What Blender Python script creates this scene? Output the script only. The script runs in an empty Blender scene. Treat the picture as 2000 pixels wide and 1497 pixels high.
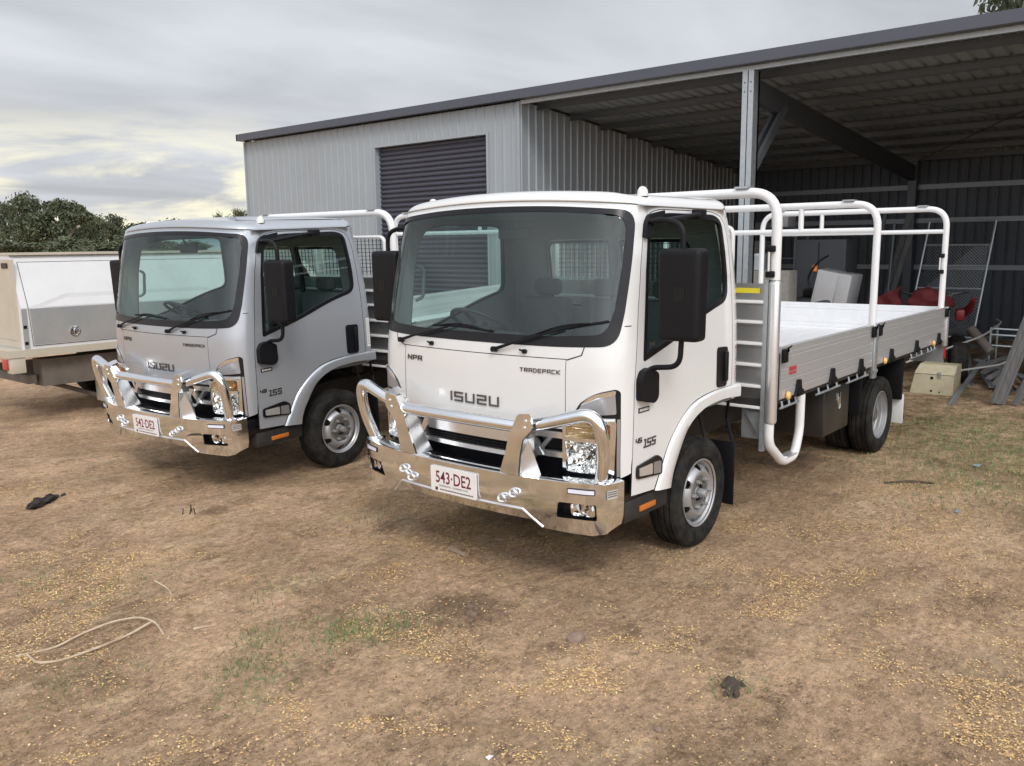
import bpy, bmesh, math, random
from mathutils import Vector, Matrix, noise
from mathutils.geometry import delaunay_2d_cdt
random.seed(7)
PI=math.pi
sc=bpy.context.scene
C=sc.collection
# ---------------------------------------------------------------- camera
cam_d=bpy.data.cameras.new('camera'); cam=bpy.data.objects.new('camera',cam_d); C.objects.link(cam); sc.camera=cam
R_=Vector((-0.63931624,0.76885602,-0.01162626));U_=Vector((-0.1299839,-0.09315683,0.98713018));F_=Vector((-0.75787791,-0.63259958,-0.15949558))
m=Matrix((R_,U_,-F_)).transposed().to_4x4(); m.translation=Vector((4.96807696,3.46541785,1.99296436)); cam.matrix_world=m
cam_d.sensor_width=36; cam_d.lens=1664.28805*36/2000; cam_d.clip_end=3000; cam_d.clip_start=.05
# ---------------------------------------------------------------- world and sun
SUN_EL,SUN_AZ=math.radians(42),math.radians(52)      # azimuth from +X towards +Y
W=bpy.data.worlds.new('World'); sc.world=W; W.use_nodes=True
nt=W.node_tree; N=nt.nodes; L=nt.links; N.clear()
def wn(t,**k):
    n=N.new(t)
    for a,b in k.items():
        if a.startswith('i'): n.inputs[int(a[1:])].default_value=b
        else: setattr(n,a,b)
    return n
out=wn('ShaderNodeOutputWorld'); bg=wn('ShaderNodeBackground'); L.new(bg.outputs[0],out.inputs[0])
sky=wn('ShaderNodeTexSky',sky_type='NISHITA',sun_disc=False,sun_elevation=SUN_EL,sun_rotation=PI/2-SUN_AZ)
tc=wn('ShaderNodeTexCoord'); sep=wn('ShaderNodeSeparateXYZ'); L.new(tc.outputs['Generated'],sep.inputs[0])
def mth(op,a,b=None,c=None,clamp=False):
    n=N.new('ShaderNodeMath'); n.operation=op; n.use_clamp=clamp
    for i,v in enumerate((a,b,c)):
        if v is None: continue
        if isinstance(v,(int,float)): n.inputs[i].default_value=v
        else: L.new(v,n.inputs[i])
    return n.outputs[0]
def mixc(f,a,b,bt='MIX'):
    n=N.new('ShaderNodeMix'); n.data_type='RGBA'; n.blend_type=bt
    for i,v in ((0,f),(6,a),(7,b)):
        if isinstance(v,(int,float)): n.inputs[i].default_value=v
        elif isinstance(v,tuple): n.inputs[i].default_value=v+(1,)
        else: L.new(v,n.inputs[i])
    return n.outputs[2]
# cloud layer: directions are projected on to a plane overhead so the clouds shrink towards the horizon
zz=mth('MAXIMUM',sep.outputs[2],0.0); den=mth('ADD',zz,0.13)
px=mth('DIVIDE',sep.outputs[0],den); py=mth('DIVIDE',sep.outputs[1],den)
cmb=N.new('ShaderNodeCombineXYZ'); L.new(px,cmb.inputs[0]); L.new(py,cmb.inputs[1])
mp=wn('ShaderNodeMapping'); mp.inputs['Rotation'].default_value=(0,0,.9); mp.inputs['Scale'].default_value=(.55,1.1,1); L.new(cmb.outputs[0],mp.inputs[0])
n1=wn('ShaderNodeTexNoise'); n1.inputs['Scale'].default_value=1.1; n1.inputs['Detail'].default_value=7; n1.inputs['Roughness'].default_value=.5; n1.inputs['Distortion'].default_value=.35; L.new(mp.outputs[0],n1.inputs['Vector'])
cr=wn('ShaderNodeValToRGB'); L.new(n1.outputs[0],cr.inputs[0])
cr.color_ramp.elements[0].position=.33; cr.color_ramp.elements[0].color=(.47,.483,.515,1)
cr.color_ramp.elements[1].position=.68; cr.color_ramp.elements[1].color=(.72,.735,.78,1)
# the gap of clearer yellow sky low over the trees
dotg=N.new('ShaderNodeVectorMath'); dotg.operation='DOT_PRODUCT'; L.new(tc.outputs['Generated'],dotg.inputs[0]); dotg.inputs[1].default_value=(-.45,-.89,.0)
azf=mth('MULTIPLY',mth('SUBTRACT',dotg.outputs['Value'],.60),3.2,clamp=True)
mp2=wn('ShaderNodeMapping'); mp2.inputs['Scale'].default_value=(2.6,2.6,13); L.new(tc.outputs['Generated'],mp2.inputs[0])
n2=wn('ShaderNodeTexNoise'); n2.inputs['Scale'].default_value=1.7; n2.inputs['Detail'].default_value=6; n2.inputs['Roughness'].default_value=.55; n2.inputs['Distortion'].default_value=.5; L.new(mp2.outputs[0],n2.inputs['Vector'])
lowf=wn('ShaderNodeMapRange'); lowf.interpolation_type='SMOOTHSTEP'; L.new(sep.outputs[2],lowf.inputs[0]); lowf.inputs[1].default_value=.165; lowf.inputs[2].default_value=.06; lowf.inputs[3].default_value=0; lowf.inputs[4].default_value=1
gapn=wn('ShaderNodeMapRange'); gapn.interpolation_type='SMOOTHSTEP'; L.new(n2.outputs[0],gapn.inputs[0]); gapn.inputs[1].default_value=.44; gapn.inputs[2].default_value=.60
gap=mth('MULTIPLY',mth('MULTIPLY',lowf.outputs[0],gapn.outputs[0]),azf)
warm=mixc(gap,cr.outputs[0],(1.05,.99,.74))
# the cloud deck is thinner and brighter where the sun stands behind it
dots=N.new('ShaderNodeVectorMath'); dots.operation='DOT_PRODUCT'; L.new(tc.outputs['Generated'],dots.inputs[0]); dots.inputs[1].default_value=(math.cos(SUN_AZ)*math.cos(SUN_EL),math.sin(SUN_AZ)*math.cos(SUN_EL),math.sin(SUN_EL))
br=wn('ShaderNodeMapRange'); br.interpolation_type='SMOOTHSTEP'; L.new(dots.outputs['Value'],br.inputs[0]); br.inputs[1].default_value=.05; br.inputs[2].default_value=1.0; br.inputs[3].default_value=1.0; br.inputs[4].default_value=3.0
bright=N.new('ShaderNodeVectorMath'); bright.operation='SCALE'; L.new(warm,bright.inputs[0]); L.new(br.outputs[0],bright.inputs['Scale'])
skys=N.new('ShaderNodeVectorMath'); skys.operation='SCALE'; L.new(sky.outputs[0],skys.inputs[0]); skys.inputs['Scale'].default_value=.08
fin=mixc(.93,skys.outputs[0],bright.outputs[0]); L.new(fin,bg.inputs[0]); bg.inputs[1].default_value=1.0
sd=bpy.data.lights.new('sun','SUN'); sd.energy=1.3; sd.angle=math.radians(18); sd.color=(1,.965,.91)
so=bpy.data.objects.new('sun',sd); C.objects.link(so); so.rotation_euler=Vector((math.cos(SUN_AZ)*math.cos(SUN_EL),math.sin(SUN_AZ)*math.cos(SUN_EL),math.sin(SUN_EL))).to_track_quat('Z','Y').to_euler()
sc.view_settings.view_transform='Standard'; sc.view_settings.look='None'; sc.view_settings.gamma=1; sc.view_settings.exposure=0.12
sc.view_settings.use_curve_mapping=False
# ---------------------------------------------------------------- helpers
def tag(o,label=None,cat=None,group=None,kind=None):
    for k,v in (('label',label),('category',cat),('group',group),('kind',kind)):
        if v: o[k]=v
    return o
def empty(name,loc=(0,0,0),rz=0,label=None,cat=None,group=None):
    o=bpy.data.objects.new(name,None); C.objects.link(o); o.location=loc; o.rotation_euler=(0,0,rz); o.empty_display_size=.2
    return tag(o,label,cat,group)
def obj(name,mb,mat=None,parent=None,smooth=False,label=None,cat=None,group=None,kind=None,loc=None,rz=0,weld=False,auto=None):
    me=bpy.data.meshes.new(name); me.from_pydata(mb.v,[],mb.f)
    o=bpy.data.objects.new(name,me); C.objects.link(o)
    if mat: me.materials.append(mat)
    if weld:
        bm=bmesh.new(); bm.from_mesh(me); bmesh.ops.remove_doubles(bm,verts=bm.verts,dist=1e-4)
        bmesh.ops.dissolve_degenerate(bm,edges=bm.edges,dist=1e-5); bm.to_mesh(me); bm.free()
    if smooth: me.shade_smooth()
    elif mb.sm or auto:
        me.shade_smooth(); me.set_sharp_from_angle(angle=math.radians(auto or 38))
    if parent: o.parent=parent
    if loc: o.location=loc; 
    if rz: o.rotation_euler=(0,0,rz)
    return tag(o,label,cat,group,kind)
class MB:
    def __init__(s): s.v=[];s.f=[];s.sm=False
    def add(s,v,f):
        n=len(s.v); s.v+=[tuple(p) for p in v]; s.f+=[tuple(i+n for i in q) for q in f]; return s
    def box(s,x0,x1,y0,y1,z0,z1):
        return s.add([(x0,y0,z0),(x1,y0,z0),(x1,y1,z0),(x0,y1,z0),(x0,y0,z1),(x1,y0,z1),(x1,y1,z1),(x0,y1,z1)],
            [(0,3,2,1),(4,5,6,7),(0,1,5,4),(1,2,6,5),(2,3,7,6),(3,0,4,7)])
    def rbox(s,x0,x1,y0,y1,z0,z1,b=.01,mat=None,seg=2):
        bm=bmesh.new(); r=bmesh.ops.create_cube(bm,size=1)
        for v in bm.verts: v.co=Vector(((x0+x1)/2+v.co.x*(x1-x0),(y0+y1)/2+v.co.y*(y1-y0),(z0+z1)/2+v.co.z*(z1-z0)))
        bmesh.ops.bevel(bm,geom=list(bm.edges),offset=b,segments=seg,profile=.5,affect='EDGES')
        bm.verts.index_update()
        vs=[v.co.copy() for v in bm.verts]
        if mat: vs=[mat@v for v in vs]
        s.add(vs,[[v.index for v in f.verts] for f in bm.faces]); bm.free(); s.sm=True; return s
    def obox(s,a,b,w,h,up=(0,0,1)):
        "bar from a to b with a w x h section"
        a=Vector(a);b=Vector(b);d=(b-a).normalized();u=Vector(up);r=d.cross(u)
        if r.length<1e-3: r=d.cross(Vector((1,0,0)))
        r.normalize();u=r.cross(d).normalized();r=r*w/2;u=u*h/2
        return s.add([a-r-u,a+r-u,a+r+u,a-r+u,b-r-u,b+r-u,b+r+u,b-r+u],[(0,1,2,3),(7,6,5,4),(0,4,5,1),(1,5,6,2),(2,6,7,3),(3,7,4,0)])
    def tube(s,pts,r,n=12,fil=0,cap=True,closed=False,nf=6):
        P=[Vector(p) for p in pts]
        if fil: P=fillet(P,fil,nf)
        T=[]
        for i in range(len(P)):
            a=P[i-1] if i else (P[-1] if closed else P[0]);b=P[(i+1)%len(P)] if (closed or i<len(P)-1) else P[i]
            T.append((b-a).normalized())
        u=T[0].orthogonal().normalized(); base=len(s.v); V=[];Fc=[]
        rr=r if isinstance(r,(list,tuple)) else [r]*len(P)
        for i,p in enumerate(P):
            u=(u-T[i]*u.dot(T[i])).normalized(); w=T[i].cross(u)
            for k in range(n):
                a=2*PI*k/n; V.append(p+(u*math.cos(a)+w*math.sin(a))*rr[min(i,len(rr)-1)])
        m_=len(P)
        for i in range(m_ if closed else m_-1):
            j=(i+1)%m_
            for k in range(n):
                l=(k+1)%n; Fc.append((i*n+k,i*n+l,j*n+l,j*n+k))
        if cap and not closed: Fc.append(tuple(range(n-1,-1,-1))); Fc.append(tuple((m_-1)*n+k for k in range(n)))
        s.sm=True; return s.add(V,Fc)
    def lathe(s,prof,o,ax=(0,1,0),n=40,a0=0,a1=2*PI):
        "profile points (radius, along axis)"
        ax=Vector(ax).normalized();u=ax.orthogonal().normalized();w=ax.cross(u);o=Vector(o);V=[];Fc=[];full=abs(a1-a0-2*PI)<1e-6
        for k in range(n if full else n+1):
            a=a0+(a1-a0)*k/n;d=u*math.cos(a)+w*math.sin(a)
            for r,h in prof: V.append(o+ax*h+d*r)
        m_=len(prof)
        for k in range(n):
            l=(k+1)%n if full else k+1
            for i in range(m_-1): Fc.append((k*m_+i,l*m_+i,l*m_+i+1,k*m_+i+1))
        s.sm=True; return s.add(V,Fc)
    def prism(s,poly,mp,d0,d1):
        "polygon (u,v) extruded from depth d0 to d1, mp(u,v,d) -> point"
        n=len(poly);V=[mp(u,v,d0) for u,v in poly]+[mp(u,v,d1) for u,v in poly]
        return s.add(V,[tuple(range(n-1,-1,-1)),tuple(range(n,2*n))]+[(i,(i+1)%n,n+(i+1)%n,n+i) for i in range(n)])
def fillet(P,r,n=6):
    out=[P[0]]
    for a,b,c in zip(P,P[1:],P[2:]):
        u=(a-b);v=(c-b);lu,lv=u.length,v.length
        if lu<1e-6 or lv<1e-6 or u.angle(v)>3.05: out.append(b);continue
        d=min(r,lu*.49,lv*.49);p=b+u/lu*d;q=b+v/lv*d
        for i in range(n+1):
            t=i/n; out.append(p*(1-t)**2+b*2*t*(1-t)+q*t*t)
    out.append(P[-1]); return out
def rpoly(pts,n=6):
    "closed polygon; each point (u,v) or (u,v,radius)"
    out=[];m_=len(pts)
    for i in range(m_):
        a=Vector(pts[i-1][:2]);b=Vector(pts[i][:2]);c=Vector(pts[(i+1)%m_][:2]);r=pts[i][2] if len(pts[i])>2 else 0
        if not r: out.append((b.x,b.y));continue
        u=a-b;v=c-b;d=min(r,u.length*.49,v.length*.49);p=b+u.normalized()*d;q=b+v.normalized()*d
        for k in range(n+1):
            t=k/n;w=p*(1-t)**2+b*2*t*(1-t)+q*t*t; out.append((w.x,w.y))
    return out
def area(p): return sum(a[0]*b[1]-b[0]*a[1] for a,b in zip(p,p[1:]+p[:1]))/2
def inset(poly,d):
    sg=1 if area(poly)>0 else -1;n=len(poly);out=[]
    for i in range(n):
        a=Vector(poly[i-1]);b=Vector(poly[i]);c=Vector(poly[(i+1)%n]);e1=(b-a);e2=(c-b)
        if e1.length<1e-7 or e2.length<1e-7: out.append(tuple(b));continue
        e1.normalize();e2.normalize();n1=Vector((-e1.y,e1.x))*sg;n2=Vector((-e2.y,e2.x))*sg;q=n1+n2
        if q.length<1e-4: q=n1
        k=d/max(.35,(q.normalized().dot(n1)));w=b+q.normalized()*k; out.append((w.x,w.y))
    return out
def inside(p,poly):
    x,y=p;c=False;j=len(poly)-1
    for i in range(len(poly)):
        xi,yi=poly[i];xj,yj=poly[j]
        if (yi>y)!=(yj>y) and x<(xj-xi)*(y-yi)/(yj-yi)+xi: c=not c
        j=i
    return c
def resamp(poly,step):
    out=[]
    for a,b in zip(poly,poly[1:]+poly[:1]):
        d=math.hypot(a[0]-b[0],a[1]-b[1]);k=max(1,int(math.ceil(d/step)))
        for i in range(k): out.append((a[0]+(b[0]-a[0])*i/k,a[1]+(b[1]-a[1])*i/k))
    return out
def cdt(outline,holes=(),step=.04):
    polys=[resamp(outline,step)]+[resamp(h,step) for h in holes]
    V=[];E=[]
    for p in polys:
        n=len(V); V+=[Vector(q) for q in p]; E+=[(n+i,n+(i+1)%len(p)) for i in range(len(p))]
    xs=[q[0] for q in outline];ys=[q[1] for q in outline]
    i0,i1=int(math.floor(min(xs)/step)),int(math.ceil(max(xs)/step));j0,j1=int(math.floor(min(ys)/step)),int(math.ceil(max(ys)/step))
    cells=set()
    for p in polys:
        for q in p: cells.add((round(q[0]/step),round(q[1]/step)))
    for i in range(i0,i1+1):
        for j in range(j0,j1+1):
            if (i,j) in cells: continue
            q=(i*step,j*step)
            if inside(q,outline) and not any(inside(q,h) for h in holes): V.append(Vector(q))
    vo,_,fo,*_r=delaunay_2d_cdt(V,E,[],0,1e-6)
    F=[]
    for f in fo:
        c=(sum(vo[i].x for i in f)/len(f),sum(vo[i].y for i in f)/len(f))
        if inside(c,outline) and not any(inside(c,h) for h in holes): F.append(tuple(f))
    return [(v.x,v.y) for v in vo],F
def skin(mb,fn,outline,holes=(),off=0,step=.04,thick=0):
    "sheet following fn(u,v,off); with thick it gets a rim going down to off-thick"
    V,F=cdt(outline,holes,step)
    mb.add([fn(u,v,off) for u,v in V],F)
    if thick:
        for p in [outline]+list(holes):
            p=resamp(p,step); n=len(p)
            mb.add([fn(u,v,off) for u,v in p]+[fn(u,v,off-thick) for u,v in p],[(i,(i+1)%n,n+(i+1)%n,n+i) for i in range(n)])
    return mb
# stroke lettering
GL={'I':(.0,[[(0,0),(0,1)]]),'S':(1,[[(1,1),(0,1),(0,.5),(1,.5),(1,0),(0,0)]]),'U':(1,[[(0,1),(0,0),(1,0),(1,1)]]),'Z':(1,[[(0,1),(1,1),(1,.5),(0,.5),(0,0),(1,0)]]),
 'N':(1,[[(0,0),(0,1),(1,0),(1,1)]]),'P':(1,[[(0,0),(0,1),(1,1),(1,.45),(0,.45)]]),'R':(1,[[(0,0),(0,1),(1,1),(1,.45),(0,.45)],[(.45,.45),(1,0)]]),
 'T':(1,[[(0,1),(1,1)],[(.5,1),(.5,0)]]),'A':(1,[[(0,0),(0,1),(1,1),(1,0)],[(0,.4),(1,.4)]]),'D':(1,[[(0,0),(0,1),(.8,1),(1,.8),(1,.2),(.8,0),(0,0)]]),
 'E':(1,[[(1,1),(0,1),(0,0),(1,0)],[(0,.5),(.9,.5)]]),'C':(1,[[(1,1),(0,1),(0,0),(1,0)]]),'K':(1,[[(0,0),(0,1)],[(1,1),(0,.45),(1,0)]]),
 '4':(1,[[(0,1),(0,.4),(1,.4)],[(1,1),(1,0)]]),'5':(1,[[(1,1),(0,1),(0,.5),(1,.5),(1,0),(0,0)]]),'1':(.5,[[(0,1),(.35,1),(.35,0)],[(0,0),(.7,0)]]),'2':(1,[[(0,1),(1,1),(1,.5),(0,.5),(0,0),(1,0)]]),
 'V':(1,[[(0,1),(.5,0),(1,1)]]),'W':(1.2,[[(0,1),(.3,0),(.6,.7),(.9,0),(1.2,1)]]),'X':(1,[[(0,1),(1,0)],[(0,0),(1,1)]]),'O':(1,[[(0,0),(0,1),(1,1),(1,0),(0,0)]]),
 'L':(1,[[(0,1),(0,0),(1,0)]]),'H':(1,[[(0,0),(0,1)],[(1,0),(1,1)],[(0,.5),(1,.5)]]),'M':(1.2,[[(0,0),(0,1),(.6,.4),(1.2,1),(1.2,0)]]),' ':(.5,[])}
def strokes(mb,text,fn,u0,v0,h,w,gap,lw,off0,off1,slant=0):
    u=u0
    for ch in text:
        cw,gs=GL[ch]
        for g in gs:
            for a,b in zip(g,g[1:]):
                A=Vector((u+a[0]*w+a[1]*h*slant,v0+a[1]*h));B=Vector((u+b[0]*w+b[1]*h*slant,v0+b[1]*h));d=(B-A).normalized();n=Vector((-d.y,d.x))*lw/2;A-=d*lw*.48;B+=d*lw*.48
                q=[A-n,B-n,B+n,A+n]; mb.prism([(p.x,p.y) for p in q],fn,off0,off1)
        u+=cw*w+gap
    return u
def ftext(mb,text,fn,u,v,size,sx=1.0,off=0.0,bold=0.0,align='CENTER'):
    cu=bpy.data.curves.new('lettering','FONT'); cu.body=text; cu.size=size; cu.align_x=align; cu.offset=bold; cu.resolution_u=3
    o=bpy.data.objects.new('lettering',cu); C.objects.link(o); bpy.context.view_layer.update()
    me=bpy.data.meshes.new_from_object(o.evaluated_get(bpy.context.evaluated_depsgraph_get()))
    mb.add([fn(u+p.co.x*sx,v+p.co.y,off) for p in me.vertices],[tuple(q.vertices) for q in me.polygons])
    bpy.data.objects.remove(o); bpy.data.curves.remove(cu); bpy.data.meshes.remove(me)
def copy_tree(o,parent=None,names=None):
    c=o.copy(); C.objects.link(c); c.parent=parent
    for ch in list(o.children): copy_tree(ch,c)
    return c
def walk(o):
    yield o
    for c in o.children: yield from walk(c)
# ---------------------------------------------------------------- materials
def mat(name,col,rough=.5,metal=0,coat=0,spec=.5,noise_=None,bump=None,emit=None,ramp=None,coords='Object'):
    """noise_=(scale,amount,(colour2)) mottles the base colour; bump=(scale,strength)"""
    m=bpy.data.materials.new(name); m.use_nodes=True; n=m.node_tree.nodes; l=m.node_tree.links; b=n['Principled BSDF']
    b.inputs['Base Color'].default_value=tuple(col)+(1,); b.inputs['Roughness'].default_value=rough; b.inputs['Metallic'].default_value=metal
    b.inputs['Coat Weight'].default_value=coat; b.inputs['Coat Roughness'].default_value=.04; b.inputs['Specular IOR Level'].default_value=spec
    t=n.new('ShaderNodeTexCoord')
    if noise_:
        x=n.new('ShaderNodeTexNoise'); x.inputs['Scale'].default_value=noise_[0]; x.inputs['Detail'].default_value=6; x.inputs['Roughness'].default_value=.62
        mpn=n.new('ShaderNodeMapping'); l.new(t.outputs[coords],mpn.inputs[0]); l.new(mpn.outputs[0],x.inputs['Vector'])
        if len(noise_)>3: mpn.inputs['Scale'].default_value=noise_[3]
        r=n.new('ShaderNodeMapRange'); l.new(x.outputs[0],r.inputs[0]); r.inputs[1].default_value=.38; r.inputs[2].default_value=.68; r.inputs[4].default_value=noise_[1]
        mx=n.new('ShaderNodeMix'); mx.data_type='RGBA'; l.new(r.outputs[0],mx.inputs[0]); mx.inputs[6].default_value=tuple(col)+(1,); mx.inputs[7].default_value=tuple(noise_[2])+(1,)
        l.new(mx.outputs[2],b.inputs['Base Color'])
        rr=n.new('ShaderNodeMapRange'); l.new(x.outputs[0],rr.inputs[0]); rr.inputs[3].default_value=rough*.8; rr.inputs[4].default_value=min(1,rough*1.25); l.new(rr.outputs[0],b.inputs['Roughness'])
    if bump:
        x=n.new('ShaderNodeTexNoise'); x.inputs['Scale'].default_value=bump[0]; x.inputs['Detail'].default_value=4; l.new(t.outputs[coords],x.inputs['Vector'])
        q=n.new('ShaderNodeBump'); q.inputs['Strength'].default_value=bump[1]; q.inputs['Distance'].default_value=.01; l.new(x.outputs[0],q.inputs['Height']); l.new(q.outputs[0],b.inputs['Normal'])
    if emit: b.inputs['Emission Color'].default_value=tuple(col)+(1,); b.inputs['Emission Strength'].default_value=emit
    return m
def glass_mat(name,tint,band=None,refl=.06):
    m=bpy.data.materials.new(name); m.use_nodes=True; n=m.node_tree.nodes; l=m.node_tree.links; n.clear()
    o=n.new('ShaderNodeOutputMaterial'); tr=n.new('ShaderNodeBsdfTransparent'); g=n.new('ShaderNodeBsdfGlossy'); g.inputs['Roughness'].default_value=.015; g.inputs[0].default_value=(.95,1,.98,1)
    lw=n.new('ShaderNodeLayerWeight'); lw.inputs[0].default_value=.5; f=n.new('ShaderNodeMath'); f.operation='POWER'; l.new(lw.outputs['Facing'],f.inputs[0]); f.inputs[1].default_value=5; mx=n.new('ShaderNodeMixShader')
    a=n.new('ShaderNodeMath'); a.operation='MULTIPLY_ADD'; l.new(f.outputs[0],a.inputs[0]); a.inputs[1].default_value=.75; a.inputs[2].default_value=refl; a.use_clamp=True
    tr.inputs[0].default_value=tuple(tint)+(1,)
    if band:
        t=n.new('ShaderNodeTexCoord'); s=n.new('ShaderNodeSeparateXYZ'); l.new(t.outputs['Object'],s.inputs[0]); r=n.new('ShaderNodeMapRange'); l.new(s.outputs[2],r.inputs[0]); r.inputs[1].default_value=band[0]; r.inputs[2].default_value=band[1]
        c=n.new('ShaderNodeMix'); c.data_type='RGBA'; l.new(r.outputs[0],c.inputs[0]); c.inputs[6].default_value=tuple(tint)+(1,); c.inputs[7].default_value=tuple(band[2])+(1,); l.new(c.outputs[2],tr.inputs[0])
    l.new(a.outputs[0],mx.inputs[0]); l.new(tr.outputs[0],mx.inputs[1]); l.new(g.outputs[0],mx.inputs[2]); l.new(mx.outputs[0],o.inputs[0]); return m
M={}
M['white']=mat('white_paint',(.69,.69,.675),.3,coat=.9,noise_=(3,.3,(.62,.61,.58)),bump=(2.5,.04))
M['silver']=mat('silver_paint',(.44,.466,.50),.34,metal=.5,coat=.9,noise_=(4,.3,(.395,.415,.44)),bump=(2.5,.04))
M['chrome']=mat('polished_alloy',(.89,.92,.95),.085,metal=1,noise_=(9,.3,(.82,.835,.85)),bump=(5,.05))
M['alloys']=mat('satin_alloy',(.80,.80,.80),.24,metal=.85,noise_=(14,.5,(.68,.68,.67)),bump=(14,.15))
M['alloy']=mat('mill_aluminium',(.60,.595,.585),.38,metal=.6,noise_=(6,.6,(.52,.515,.50),(.4,2,9)))
M['alloyb']=mat('bright_aluminium',(.80,.80,.80),.30,metal=.75,noise_=(8,.5,(.72,.72,.71)))
M['slat']=mat('dull_slat_aluminium',(.46,.46,.46),.30,metal=.9)
M['bed']=mat('bed_aluminium',(.77,.775,.78),.45,metal=.2,noise_=(2,.6,(.68,.685,.69),(.6,3,3)))
M['tubew']=mat('white_powder_coat',(.72,.72,.71),.32,coat=.4,noise_=(12,.3,(.66,.66,.65)))
M['plast']=mat('black_plastic',(.006,.006,.0075),.5,spec=.22,bump=(160,.12))
M['trimb']=mat('black_trim',(.006,.006,.008),.30,spec=.4)
M['rubber']=mat('tyre_rubber',(.008,.008,.008),.75,spec=.2,noise_=(10,.55,(.055,.05,.042)),bump=(60,.3))
M['rim']=mat('wheel_silver',(.42,.43,.45),.36,metal=.6,noise_=(9,.6,(.38,.36,.33)))
M['rimgrey']=mat('hub_dusty_grey',(.10,.097,.092),.6,metal=.3,noise_=(25,.6,(.24,.22,.19)))
M['chassis']=mat('chassis_black',(.012,.012,.013),.6,noise_=(8,.5,(.05,.043,.035)))
M['box']=mat('satin_black_box',(.022,.021,.02),.32,noise_=(5,.4,(.05,.045,.038)))
M['lining']=mat('cab_lining_grey',(.20,.21,.215),.8)
M['seat']=mat('seat_fabric',(.085,.088,.095),.9,noise_=(30,.5,(.12,.125,.13)))
M['dash']=mat('dashboard_grey',(.13,.138,.142),.7)
M['dashd']=mat('dashboard_dark',(.035,.037,.04),.6)
M['glass']=glass_mat('windscreen_glass',(.74,.87,.84),(2.03,2.16,(.20,.40,.40)),.075)
M['glassd']=glass_mat('door_glass',(.66,.78,.75),None,.07)
M['clear']=glass_mat('lamp_lens',(.95,.95,.93),None,.07)
M['garn']=mat('garnish_silver',(.42,.42,.44),.3,metal=.7)
def reflector(name,scale):
    m=bpy.data.materials.new(name); m.use_nodes=True; n=m.node_tree.nodes; l=m.node_tree.links; b=n['Principled BSDF']; b.inputs['Metallic'].default_value=1; b.inputs['Roughness'].default_value=.07
    t=n.new('ShaderNodeTexCoord'); v=n.new('ShaderNodeTexVoronoi'); v.inputs['Scale'].default_value=scale; mp_=n.new('ShaderNodeMapping'); mp_.inputs['Scale'].default_value=(1,1,.55); l.new(t.outputs['Object'],mp_.inputs[0]); l.new(mp_.outputs[0],v.inputs['Vector'])
    # each moulded facet faces its own way
    sub=n.new('ShaderNodeVectorMath'); sub.operation='SUBTRACT'; l.new(v.outputs['Color'],sub.inputs[0]); sub.inputs[1].default_value=(.5,.5,.5)
    sca=n.new('ShaderNodeVectorMath'); sca.operation='SCALE'; l.new(sub.outputs[0],sca.inputs[0]); sca.inputs['Scale'].default_value=1.0
    g_=n.new('ShaderNodeNewGeometry'); ad=n.new('ShaderNodeVectorMath'); l.new(g_.outputs['Normal'],ad.inputs[0]); l.new(sca.outputs[0],ad.inputs[1]); nm=n.new('ShaderNodeVectorMath'); nm.operation='NORMALIZE'; l.new(ad.outputs[0],nm.inputs[0]); l.new(nm.outputs[0],b.inputs['Normal'])
    b.inputs['Base Color'].default_value=(.85,.86,.86,1); return m
M['reflector']=reflector('lamp_reflector',58)
M['reflw']=mat('lamp_bowl',(.62,.52,.36),.16,metal=.95,bump=(30,.4))
M['amber']=mat('amber_lens',(.75,.22,.02),.25,coat=.5)
M['orange']=mat('orange_marker',(.50,.14,.02),.35)
M['amberl']=mat('pale_amber_lamp',(.78,.47,.16),.3,coat=.5)
M['red']=mat('red_lens',(.45,.015,.015),.3,coat=.5)
M['mesh']=mat('black_mesh',(.02,.02,.02),.5)
M['maroon']=mat('maroon_lettering',(.16,.006,.022),.5)
M['platew']=mat('plate_white',(.78,.76,.74),.4,noise_=(25,.3,(.7,.66,.62)))
M['badge']=mat('badge_dark_chrome',(.16,.15,.145),.22,metal=.9)
M['stick']=mat('sticker_grey',(.45,.43,.40),.5)
M['redtxt']=mat('red_sticker',(.50,.05,.05),.5)
M['yellow']=mat('yellow_label',(.75,.62,.04),.45)
M['whitepl']=mat('white_plastic',(.70,.70,.68),.45,noise_=(6,.5,(.50,.48,.44)))
M['galv']=mat('galvanised_steel',(.42,.46,.48),.42,metal=.75,noise_=(22,.6,(.55,.58,.60)))
M['led']=mat('white_led_lens',(.72,.72,.80),.2)
# ---------------------------------------------------------------- cab skin: s runs from the front centre round the corner, along the side, across the back
def interp(T,x):
    if x<=T[0][0]: return T[0][1]
    for (a,b),(c,d) in zip(T,T[1:]):
        if x<=c: return b+(d-b)*(x-a)/(c-a)
    return T[-1][1]
def smooth_table(T,n=160,k=7):
    a,b=T[0][0],T[-1][0]
    xs=[a+(b-a)*i/n for i in range(n+1)]; ys=[interp(T,x) for x in xs]
    for _ in range(2):
        ys=[sum(ys[min(max(i+j,0),n)] if 0<=i+j<=n else 2*ys[0 if i+j<0 else n]-ys[min(max(-(i+j) if i+j<0 else 2*n-(i+j),0),n)] for j in range(-k,k+1))/(2*k+1) for i in range(n+1)]
    return list(zip(xs,ys))
XF=smooth_table([(.4,1.15),(.6,1.17),(.8,1.18),(1.3,1.18),(1.40,1.168),(1.64,1.125),(1.87,1.085),(2.07,1.045),(2.20,1.005),(2.3,.975)])
WD=smooth_table([(.4,.968),(1.0,.975),(1.4,.972),(1.84,.955),(2.11,.93),(2.2,.915),(2.3,.9)])
XB=smooth_table([(.4,-.44),(1.45,-.44),(1.84,-.41),(2.11,-.35),(2.3,-.32)])
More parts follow.
